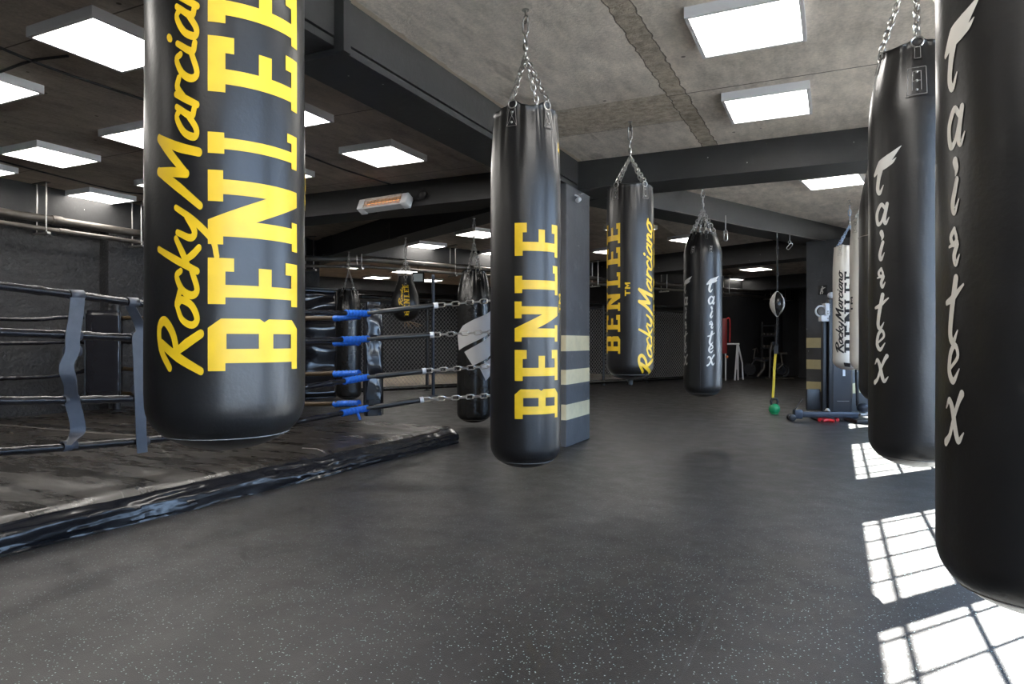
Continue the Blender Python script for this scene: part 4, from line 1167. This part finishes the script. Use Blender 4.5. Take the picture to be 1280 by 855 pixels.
# junction spot beside the heater
jc = ony(529, 243, 6.55); root = thing('junction_box', 'small round black junction box beside the heater', 'junction box', jc)
q = MB(); q.lathe([(.05, 0), (.05, .02), (.035, .03)], 18, Matrix.Rotation(math.radians(90), 4, 'X')); q.build('box', M['black_metal'], root)
q = MB(); q.tube([(-.0, -.01, -.03), (-.06, -.02, -.05), (-.14, -.0, -.04)], .007, 6); q.build('cable', M['cord'], root)

# security camera on the pillar
sc_ = Vector((-2.33, 6.55, 2.43)); d = ray(724, 249); sc_ = Vector((0, 0, CAMZ)) + d * (-2.33 / d.x)
root = thing('security_camera', 'small white security camera under the beam corner by the striped pillar', 'camera', sc_)
q = MB(); q.lathe([(.012, -.01), (.024, .0), (.024, .05), (.018, .06), (.008, .064)], 18, Matrix.Rotation(math.radians(115), 4, 'X')); q.build('housing', M['white_plastic'], root)
q = MB(); q.lathe([(.015, -.012), (.017, -.004)], 16, Matrix.Rotation(math.radians(115), 4, 'X')); q.build('lens', M['black_print'], root)
q = MB(); q.tube([(-.045, .0, .045), (-.02, .0, .035), (0, .0, .02)], .008, 8); q.build('bracket', M['white_plastic'], root)
cable('thin white cable running from the security camera along the cross beam', [tuple(sc_ + Vector((0, .02, .06))), (-2.1, 6.56, BB + .0), (-1.85, 6.565, BB - .01), (-1.7, 6.565, BB + .01)], .0025, 'steel_dark')

# ------------------------------------------------------------------ cage fence
def fence(label, pts, H=1.93):
    root = thing('mesh_fence', label, 'fence', (pts[0].x, pts[0].y, 0)); base = Vector((pts[0].x, pts[0].y, 0))
    pts = [p - base for p in pts]
    for p in pts:
        q = MB(); q.cyl(p, p + Vector((0, 0, H + .03)), .035, 12); q.lathe([(.07, p.z), (.07, .015), (.04, .02)], 12, Matrix.Translation((p.x, p.y, 0))); q.build('post', M['black_metal'], root)
    for z, rr, nm in ((H, .045, 'top_rail'), (H - .11, .022, 'upper_rail'), (.075, .045, 'bottom_rail')):
        for a, c in zip(pts, pts[1:]):
            q = MB(); q.tube([a + Vector((0, 0, z)), c + Vector((0, 0, z))], rr, 12); q.build(nm, M['leather_shiny'] if rr > .03 else M['black_metal'], root)
    for a, c in zip(pts, pts[1:]):
        d = c - a; L = d.length; t = d / L; z0, z1 = .10, H - .10; h = z1 - z0; st = .09; q = MB(); w = .0042
        nrm = Vector((-t.y, t.x, 0))
        k = int((L + h) / st) + 1
        for s_ in (1, -1):
            for i in range(k):
                s0 = i * st - h if s_ > 0 else i * st
                # line from (s0, z0) to (s0+h, z1), mirrored for the other diagonal
                pa, za, pb, zb2 = (s0, z0, s0 + h, z1) if s_ > 0 else (s0, z0, s0 - h, z1)
                def clip(pa, za, pb, zb2):
                    if pa > pb: pa, za, pb, zb2 = pb, zb2, pa, za
                    if pb <= 0 or pa >= L: return None
                    sl = (zb2 - za) / (pb - pa)
                    if pa < 0: za += -pa * sl; pa = 0
                    if pb > L: zb2 += (L - pb) * sl; pb = L
                    return pa, za, pb, zb2
                r_ = clip(pa, za, pb, zb2)
                if not r_ or abs(r_[0] - r_[2]) < .01: continue
                A = a + t * r_[0] + Vector((0, 0, r_[1])) + nrm * .003 * s_; B = a + t * r_[2] + Vector((0, 0, r_[3])) + nrm * .003 * s_
                q.tube([A, B], w, 4, caps=False)
        q.build('wire_mesh', M['mesh_wire'], root, False)
    return root
M['mesh_wire'] = mat('coated_mesh_wire', (.32, .31, .30), .45, .2)
fence('black chain-link fence behind the teardrop bag', [ee(6.1, 12.4), ee(7.75, 12.4), ee(9.6, 12.4)])
fence('long black chain-link fence behind the yellow script bag', [ee(10.2, 11.3), ee(12.0, 11.3), ee(13.6, 11.3), ee(15.2, 11.3)])
q = MB(); ebox(q, 6.1, 15.4, 12.9, 17.6, 0, .05); tag(q.build('floor_mat', M['tan_mat'], None, False), 'tan mat inside the fenced cage', 'mat')
# thin upright pole
pp = onz(541.5, 495, 0); root = thing('upright_pole', 'thin blue-grey upright pole before the chain-link fence', 'pole', pp)
q = MB(); q.cyl((0, 0, 0), (0, 0, zpix(343, pp.xy.dot(Vector((-SA, CA))))), .032, 12); q.build('pole', M['blue_metal'], root)
q = MB(); q.lathe([(.09, 0), (.09, .012), (.05, .02)], 16); q.build('base_plate', M['blue_metal'], root)
# grey screen above the cage
p = at(523, 347, 15.2); root = thing('wall_screen', 'small grey lit panel in a black frame above the cage', 'screen', p, None, YAW)
q = MB(); q.bbox((-.13, -.03, -.12), (.13, .03, .12), .01); q.build('housing', M['black_metal'], root)
q = MB(); q.box((-.10, -.036, -.085), (.10, -.029, .085)); q.build('display', M['screen'], root, False)
q = MB(); q.cyl((0, 0, .12), (0, 0, CEIL - p.z - .001), .012, 8); q.build('mount', M['black_metal'], root)

# ------------------------------------------------------------------ speed ball with kettlebell
kp = onz(968, 517.5, 0); kd = kp.xy.dot(Vector((-SA, CA)))
hook = Vector((kp.x + .02, kp.y + .05, BB))
root = thing('double_end_ball', 'white and black double end ball on cords before the rear pillar', 'speed ball', (kp.x, kp.y, 0))
top = at(971.5, 364, kd) - kp; bot = at(971.5, 396, kd) - kp; hk = Vector((top.x, top.y, BB))
q = MB(); H = top.z - bot.z
prof = [(.012, 0), (.03, .06), (.07, .2), (.098, .38), (.105, .52), (.095, .68), (.065, .84), (.03, .95), (.012, 1.0)]
q.lathe([(r_, bot.z + t * H) for r_, t in prof], 32, Matrix.Translation((top.x, top.y, 0))); q.build('ball', M['white_rubber'], root)
fa = math.atan2(-kp.y, -kp.x)
q = MB(); vs = []; nn = 14
for i in range(nn + 1):
    t = .03 + .94 * i / nn
    for k_ in range(len(prof) - 1):
        if prof[k_][1] <= t <= prof[k_ + 1][1]:
            rr = prof[k_][0] + (prof[k_ + 1][0] - prof[k_][0]) * (t - prof[k_][1]) / (prof[k_ + 1][1] - prof[k_][1])
    for a in [fa + math.radians(-18 + 9 * j) for j in range(9)]:
        vs.append(Vector((top.x + (rr + .0025) * math.cos(a), top.y + (rr + .0025) * math.sin(a), bot.z + t * H)))
q.add(vs, [(i * 9 + j, i * 9 + j + 1, (i + 1) * 9 + j + 1, (i + 1) * 9 + j) for i in range(nn) for j in range(8)]); q.build('black_panel', M['leather_shiny'], root)
q = MB(); q.tube([top, Vector((top.x, top.y, (top.z + BB) / 2)), hk - Vector((0, 0, .06))], .011, 8)
for f_ in (.3, .75): z = top.z + (BB - top.z) * f_; q.sphere((top.x, top.y, z), .02, 10, (1, 1, 1.6))
q.build('upper_cord', M['cord'], root)
q = MB(); q.ring(hk - Vector((0, 0, .05)), (1, 0, 0), .022, .005, 14, 6); q.cyl(hk - Vector((0, 0, .03)), hk - Vector((0, 0, .0005)), .007, 8); q.build('hook', M['steel'], root)
st = at(970, 437, kd) - kp; kn = Vector((0, 0, .02))
q = MB(); q.tube([bot, st + Vector((0, 0, .06))], .010, 8); q.chain(bot + Vector((.012, 0, -.02)), st + Vector((.012, 0, .06)), .04, .022, .004); q.build('lower_cord', M['cord'], root)
sb = at(966, 497, kd) - kp
root2 = thing('yellow_strap', 'yellow strap tied from the ball cord down to the green kettlebell', 'strap', kp)
def ribbon3(q, pts, w, side, th=.004):
    sp = smooth_path([tuple(p) for p in pts], 8); k = len(sp); vs = []; side = Vector(side).normalized()
    nn = side.cross(Vector((0, 0, 1))).normalized()
    for p in sp:
        for a, c in ((1, 1), (-1, 1), (-1, -1), (1, -1)): vs.append(p + side * w / 2 * a + nn * th / 2 * c)
    q.add(vs, [(i * 4 + j, i * 4 + (j + 1) % 4, (i + 1) * 4 + (j + 1) % 4, (i + 1) * 4 + j) for i in range(k - 1) for j in range(4)] + [(3, 2, 1, 0), tuple((k - 1) * 4 + j for j in range(4))])
q = MB(); ribbon3(q, [st, st.lerp(sb, .35) + Vector((-.005, 0, 0)), st.lerp(sb, .7), sb], .036, (CA, SA, 0))
q.build('webbing', M['yellow_band'], root2)
q = MB(); ribbon3(q, [st + Vector((0, 0, .05)), st, st - Vector((0, 0, .06))], .06, (CA, SA, 0), .012); q.build('knot', M['cord'], root2)
root3 = thing('kettlebell', 'green kettlebell with black handle on the floor under the ball', 'kettlebell', kp)
q = MB(); R_ = .078
q.lathe([(.045, 0), (.06, .004)] + [(R_ * math.sin(a), .072 - R_ * math.cos(a)) for a in [.75 + .2 * i for i in range(12)]], 28); q.build('bell', M['green'], root3)
q = MB(); m4 = Vector((CA, SA, 0)); q.tube([m4 * .04 + Vector((0, 0, .13)), m4 * .05 + Vector((0, 0, .18)), m4 * .03 + Vector((0, 0, .222)), -m4 * .03 + Vector((0, 0, .222)), -m4 * .05 + Vector((0, 0, .18)), -m4 * .04 + Vector((0, 0, .13))], .016, 10); q.build('handle', M['black_metal'], root3)
# carabiners left under the slanting beam
def carab(label, px, py, dep, tilt=0):
    p = at(px, py, dep); root = thing('hanging_carabiner', label, 'carabiner', p)
    q = MB(); q.link((0, 0, 0), (math.sin(tilt), 0, math.cos(tilt)), (1, .4, 0), .10, .045, .006); q.ring((0, 0, .06), (0, 1, 0), .02, .005, 12, 6); q.cyl((0, 0, .08), (0, 0, BB - p.z), .005, 6); q.build('snap_hook', M['steel'], root)
carab('steel carabiner hanging right of the slim bag chain', 907, 296, 8.4)
carab('tangled steel hook hanging right of the speed ball cord', 987, 308, 9.9, .7)

# ------------------------------------------------------------------ boxer sign on the rear pillar
sp_ = at(1028.5, 362.5, 1)
# pillar front face: through pc with normal -E1
d = ray(1028.5, 362.5); k = pc.dot(E1) / Vector((d.x, d.y, 0)).dot(E1); sc_ = Vector((0, 0, CAMZ)) + d * k
SM = Matrix(((-E2.x, E1.x, 0), (-E2.y, E1.y, 0), (0, 0, 1))).to_4x4()   # local x right, y into the pillar
root = thing('pictogram_sign', 'round-cornered black sign with a white boxer figure on the rear pillar', 'sign', sc_)
root.rotation_euler = SM.to_euler()
q = MB(); q.bbox((-.068, -.012, -.075), (.068, -.001, .075), .03); q.build('plate', M['black_print'], root)
Fg = Flat()
for st_, w_ in (([(-.008, .012), (-.012, -.012)], .034), ([(-.004, .028), (.018, .022), (.026, .034)], .013), ([(-.006, .026), (.022, .03), (.04, .034)], .012),
                ([(-.014, -.014), (.006, -.028), (-.002, -.055)], .015), ([(-.014, -.014), (-.028, -.032), (-.03, -.058)], .015), ([(.0, .046), (.001, .047)], .024)):
    vs, fs = ribbon2d(st_, w_, 5); Fg.put(vs, fs, lambda x, y: (x, y))
Fg.wrap(lambda x, h, off: Vector((x, -.0125 - off, h)), .05, .001).build('boxer_figure', M['white_print'], root, False)

# ------------------------------------------------------------------ machine beside the rear pillar
mo = onz(1050, 518, 0); md = mo.xy.dot(Vector((-SA, CA)))
root = thing('cable_machine', 'black cable machine with white pulley wheel beside the rear pillar', 'gym machine', mo, None, YAW)
k = md / F        # metres per picture row at the machine
def mx(px): return (px - 1050) * k
def mz(py): return max(0, (518 - py) * k)
def mbx(nm, x0, x1, y0, y1, d0, d1, m, b=.006):
    q = MB(); q.bbox((mx(x0), d0, mz(y1)), (mx(x1), d1, mz(y0)), b); return q.build(nm, M[m], root)
mbx('upright_post', 1029, 1035, 392, 516, .02, .09, 'black_metal', .02)
mbx('frame_post', 1035.5, 1041, 374, 517, -.02, .08, 'black_metal')
mbx('weight_shroud', 1041, 1064, 400, 517, -.01, .28, 'shroud', .012)
mbx('side_cover', 1064, 1067, 452, 498, .02, .25, 'steel_dark', .01)
mbx('base_plate', 1020, 1074, 515.5, 518, -.12, .30, 'black_metal')
q = MB(); q.sphere((mx(1040), .03, mz(369)), 4.2 * k, 16); q.build('ball_knob', M['white_plastic'], root)
q = MB(); q.ring((mx(1027), .02, mz(389)), (0, 1, 0), 6.6 * k, 1.15 * k, 28, 10); q.build('pulley_wheel', M['white_plastic'], root)
q = MB(); q.lathe([(4.8 * k, 0), (5.2 * k, .02), (4.8 * k, .04)], 24, Matrix.Translation((mx(1027), .04, mz(389))) @ Matrix.Rotation(PI / 2, 4, 'X')); q.build('pulley_hub', M['dark_gold'], root)
q = MB(); q.bbox((mx(1031), -.02, mz(395)), (mx(1038), .09, mz(379)), .01); q.bbox((mx(1026), -.015, mz(402)), (mx(1037), .085, mz(394)), .01); q.build('pulley_bracket', M['white_plastic'], root)
q = MB()
for py in (392, 398, 389): q.sphere((mx(1034), -.025, mz(py)), .9 * k, 8)
q.build('bolt', M['steel'], root)
q = MB(); q.lathe([(.05, 0), (.05, .05), (.03, .07), (.02, .09)], 14, Matrix.Translation((mx(1032), -.05, 0))); q.build('foot', M['steel'], root)
q = MB(); q.box((mx(1053), -.014, mz(470)), (mx(1056), -.009, mz(459))); 
for i in range(3): q.box((mx(1053.3), -.016, mz(468.5 - 3.6 * i)), (mx(1055.7), -.013, mz(467 - 3.6 * i)))
q.build('sticker', M['white_plastic'], root, False)
q = MB(); q.box((mx(1046), -.0135, mz(501.6)), (mx(1061), -.0095, mz(501))); q.build('shroud_seam', M['steel'], root, False)
q = MB(); q.bbox((mx(1068), -.18, 0), (mx(1085), .05, .03), .012); q.build('pedal_base', M['frame_white'], root)
q = MB(); q.sphere((mx(1076), -.06, .10), .085, 18, (1, 1, .8)); q.build('pedal_cup', M['blue_metal'], root)
q = MB(); q.cyl((mx(1073), .02, .12), (mx(1072), .05, .9), .022, 12); q.build('side_column', M['black_metal'], root)
# dark plate leaning on the pillar
q = MB(); pr = at(1020.5, 500, md * 1.02); q.bbox((mx(1012), .08, mz(513)), (mx(1029), .14, mz(487)), .008); q.build('kick_plate', M['black_metal'], root)
# floor arm with castor end
fa0 = onz(1062, 527, 0); fa1 = onz(995, 526, 0)
root = thing('steel_outrigger', 'low dark blue steel arm on castors lying before the cable machine', 'machine part', fa1)
v = fa0 - fa1; v.z = 0; u_ = v.normalized(); w_ = Vector((-u_.y, u_.x, 0)); mm = Matrix((u_, w_, Vector((0, 0, 1)))).transposed().to_4x4()
q = MB(); q.bbox((.04, -.035, .05), (v.length + .1, .035, .125), .01, mm); q.build('arm', M['blue_metal'], root)
q = MB(); q.bbox((-.03, -.06, .03), (.07, .06, .15), .015, mm); q.build('end_block', M['blue_metal'], root)
for s_ in (-.085, .085):
    q = MB(); q.lathe([(.03, -.02), (.045, -.012), (.045, .012), (.03, .02)], 18, mm @ Matrix.Translation((-.06, s_ * .6, .045)) @ Matrix.Rotation(PI / 2, 4, 'X')); q.build('castor', M['black_metal'], root)
q = MB(); q.tube([mm @ Vector((-.02, 0, .14)), mm @ Vector((.02, 0, .20)), mm @ Vector((.08, 0, .29))], .007, 8); q.build('lever', M['black_metal'], root)
q = MB(); q.bbox((v.length, -.25, .0), (v.length + .22, .25, .05), .01, mm); q.build('cross_foot', M['black_metal'], root)
# red grips on the floor
g0 = onz(1024, 527, 0)
root = thing('hand_grips', 'red and black hand grips lying before the machine arm', 'hand grips', g0)
def gpt(px, py, h): return onz(px, py, 0) - g0 + Vector((0, 0, h))
q = MB(); q.tube(smooth_path([tuple(gpt(1024, 527, .022)), tuple(gpt(1030, 525, .035)), tuple(gpt(1036, 523.5, .045)), tuple(gpt(1043, 524, .035)), tuple(gpt(1047, 527, .022))], 6), .022, 10); q.build('grip', M['red'], root)
q = MB(); q.tube(smooth_path([tuple(gpt(1029, 528, .02)), tuple(gpt(1036, 528, .03)), tuple(gpt(1043, 528.5, .02))], 6), .020, 10); q.build('grip', M['red'], root)
q = MB(); q.tube(smooth_path([tuple(gpt(1015, 523, .02)), tuple(gpt(1020, 525, .02)), tuple(gpt(1025, 526.5, .022))], 6), .022, 10); q.build('black_end', M['cord'], root)

# ------------------------------------------------------------------ far gym equipment
# red hanging pad and band by the narrow column
p = at(906, 420, 16.8); root = thing('red_hanging_pad', 'red strap bundle hanging on the narrow dark column', 'straps', (p.x, p.y, 0), None, YAW); k = 16.8 / F
q = MB(); q.bbox((-.09, -.04, zpix(442, 16.8)), (.05, .03, zpix(398, 16.8)), .02); q.build('bundle', M['red_plastic'], root)
q = MB(); q.tube(smooth_path([(.04, -.02, zpix(399, 16.8)), (.09, -.03, zpix(397.5, 16.8)), (.12, -.02, zpix(403, 16.8)), (.115, -.02, zpix(428, 16.8))], 6), .016, 8); q.build('band', M['red'], root)
q = MB(); q.sphere((.045, -.03, zpix(446, 16.8)), .035, 10); q.build('handle', mat('orange_plastic', (.7, .15, .03), .4), root)
# white squat stand
dd = 17.4; p = onz(919, 476.5, 0); dd = p.xy.dot(Vector((-SA, CA))); k = dd / F
root = thing('white_stand', 'white tubular stand at the far wall right of the slim bag', 'gym stand', p, None, YAW)
def w(px, py, d=0): return Vector(((px - 919) * k, d, max(.02, (476.5 - py) * k)))
for nm, pts in (('leg', [w(918.5, 475.5), w(921.5, 431)]), ('leg', [w(923.5, 462, .14), w(924, 430, .1)]), ('leg', [w(931, 455, .2), w(924, 430, .1)]), ('crossbar', [w(907, 430), w(924, 430)])):
    q = MB(); q.tube(pts, .022, 8); q.build(nm, M['frame_white'], root)
q = MB(); q.tube([w(924, 430, .1), w(924, 476, .1)], .02, 8); q.tube([w(931, 455, .2), w(932, 475, .2)], .02, 8); q.tube([w(907, 430), w(907, 476)], .02, 8); q.build('leg', M['frame_white'], root)
# white post
p = onz(953, 471.5, 0); root = thing('marker_post', 'slim pale grey post standing at the far black wall', 'post', p, None, YAW); k = p.xy.dot(Vector((-SA, CA))) / F
q = MB(); q.bbox((-.02, -.02, .02), (.02, .02, (473 - 404) * k), .006); q.build('post', M['steel_dark'], root)
q = MB(); q.lathe([(.1, 0), (.1, .02), (.03, .04)], 16); q.build('base', M['black_metal'], root)
# exercise bike
p = onz(972, 474, 0); dd = p.xy.dot(Vector((-SA, CA))); k = dd / F
root = thing('exercise_bike', 'dark exercise bike with round fan guard at the far wall', 'exercise bike', p, None, YAW)
def e(px, py, d=0): return Vector(((px - 972) * k, d, max(.02, (474 - py) * k)))
q = MB(); q.ring(e(977, 463), (0, 1, 0), 8.5 * k, .018, 28, 8); q.ring(e(977, 463), (0, 1, 0), 5.5 * k, .008, 24, 6); q.ring(e(977, 463, .12), (0, 1, 0), 8.5 * k, .018, 28, 8)
for i in range(10): a = 2 * PI * i / 10; q.tube([e(977, 463), e(977, 463) + Vector((math.cos(a), 0, math.sin(a))) * 8.5 * k], .006, 5)
q.build('fan_guard', M['black_metal'], root)
q = MB(); q.lathe([(6 * k, -.04), (6.5 * k, 0), (6 * k, .04)], 24, Matrix.Translation(e(977, 463, .06)) @ Matrix.Rotation(PI / 2, 4, 'X')); q.build('fan', M['blue_metal'], root)
q = MB(); q.tube([e(962, 472), e(963, 440), e(965, 428)], .03, 8); q.tube([e(963, 458), e(972, 462), e(978, 456), e(976, 443)], .028, 8); q.tube([e(957, 474), e(992, 474)], .03, 8); q.build('frame', M['steel_dark'], root)
q = MB(); q.bbox((e(974, 0).x, -.08, e(0, 443).z), (e(983, 0).x, .08, e(0, 440.5).z), .015); q.build('saddle', M['steel_dark'], root)
q = MB(); q.tube([e(963, 440), e(968, 434), e(974, 432)], .018, 8); q.tube([e(963, 440, .1), e(968, 430, .2), e(973, 428, .22)], .018, 8); q.build('handlebar', M['black_metal'], root)
q = MB(); q.bbox((e(965, 0).x, -.05, e(0, 432).z), (e(971, 0).x, .03, e(0, 427).z), .01); q.build('console', M['blue_metal'], root)
q = MB(); q.tube([e(970, 466), e(968, 470)], .015, 6); q.bbox((e(966, 0).x, -.12, e(0, 472).z), (e(970, 0).x, -.02, e(0, 470.5).z), .005); q.build('pedal', M['black_metal'], root)
# rowing machine and wall rack
p = onz(948, 473, 0); dd = p.xy.dot(Vector((-SA, CA))); k = dd / F
root = thing('rowing_machine', 'low pale rowing machine folded beside the exercise bike', 'rowing machine', p, None, YAW)
def f_(px, py, d=0): return Vector(((px - 948) * k, d, max(.03, (473 - py) * k)))
q = MB(); q.tube([f_(947, 471), f_(955, 461), f_(956, 452), f_(944, 449)], [.05, .045, .04, .04], 10); q.build('rail', M['steel_dark'], root)
q = MB(); q.lathe([(.16, -.05), (.19, 0), (.16, .05)], 20, Matrix.Translation(f_(938, 462, .1)) @ Matrix.Rotation(PI / 2, 4, 'X')); q.build('flywheel', M['black_metal'], root)
q = MB(); q.tube([f_(930, 473), f_(960, 473)], .025, 8); q.tube([f_(944, 449), f_(938, 462, .1), f_(934, 472)], .025, 8); q.build('frame', M['black_metal'], root)
q = MB(); q.bbox((f_(943, 0).x, -.08, f_(0, 449).z), (f_(950, 0).x, .08, f_(0, 446.5).z), .012); q.build('seat', M['black_metal'], root)
q = MB(); q.tube([f_(941, 437), f_(946, 435), f_(948, 441)], .014, 8); q.tube([f_(942, 449), f_(944, 436)], .018, 8); q.build('handle', M['steel_dark'], root)
# dumbbell rack: dark, only glints
p = onz(961, 470, 0) + E2 * .0; dd = p.xy.dot(Vector((-SA, CA))); p = onz(962, 472.2, 0); k = dd / F
root = thing('weight_rack', 'black weight rack with small steel ends behind the exercise bike', 'rack', p, None, YAW)
q = MB()
for x_ in (-.18, .22): q.box((x_ - .02, .1, 0), (x_ + .02, .16, 1.55))
for z in (.5, .85, 1.2, 1.5): q.box((-.2, .06, z - .02), (.24, .2, z + .02))
q.build('frame', M['black_metal'], root, False)
for z in (.56, .91, 1.26):
    for i in range(4):
        q = MB(); c = Vector((-.14 + .105 * i, .05, z)); q.cyl(c, c + Vector((0, .16, 0)), .038, 12); q.build('weight', M['steel_dark'], root)

# ------------------------------------------------------------------ light, world, camera
w_ = bpy.data.worlds.new('sky'); scene.world = w_; w_.use_nodes = True
bg = w_.node_tree.nodes['Background']; bg.inputs[0].default_value = (.50, .69, 1.0, 1); bg.inputs[1].default_value = 7.5
s = bpy.data.lights.new('sun', 'SUN'); s.energy = 115; s.angle = math.radians(.42); s.color = (1, .96, .9)
so = bpy.data.objects.new('sun', s); C.objects.link(so)
el = math.radians(46); az = Vector((-.6, -.8, 0)).normalized()
dv = az * math.cos(el) + Vector((0, 0, -math.sin(el)))
so.rotation_euler = dv.to_track_quat('-Z', 'Y').to_euler(); so.location = (12, 16, 10)

cam = bpy.data.cameras.new('camera'); cam.lens = 24; cam.sensor_width = 36; cam.clip_start = .05; cam.clip_end = 200
co = bpy.data.objects.new('camera', cam); C.objects.link(co)
co.location = (0, 0, CAMZ); co.rotation_euler = (PI / 2, 0, YAW); scene.camera = co

vs_ = scene.view_settings
vs_.view_transform = 'Standard'; vs_.look = 'None'; vs_.exposure = 0.72; vs_.gamma = 1; vs_.use_curve_mapping = False
cy = scene.cycles
cy.use_denoising = True
try: cy.denoiser = 'OPENIMAGEDENOISE'; cy.denoising_input_passes = 'RGB_ALBEDO_NORMAL'; cy.denoising_prefilter = 'ACCURATE'
except Exception: pass
cy.max_bounces = 8; cy.diffuse_bounces = 5; cy.glossy_bounces = 4; cy.transparent_max_bounces = 8
cy.sample_clamp_indirect = 8.0; cy.caustics_reflective = False; cy.caustics_refractive = False
try: cy.use_light_tree = True
except Exception: pass
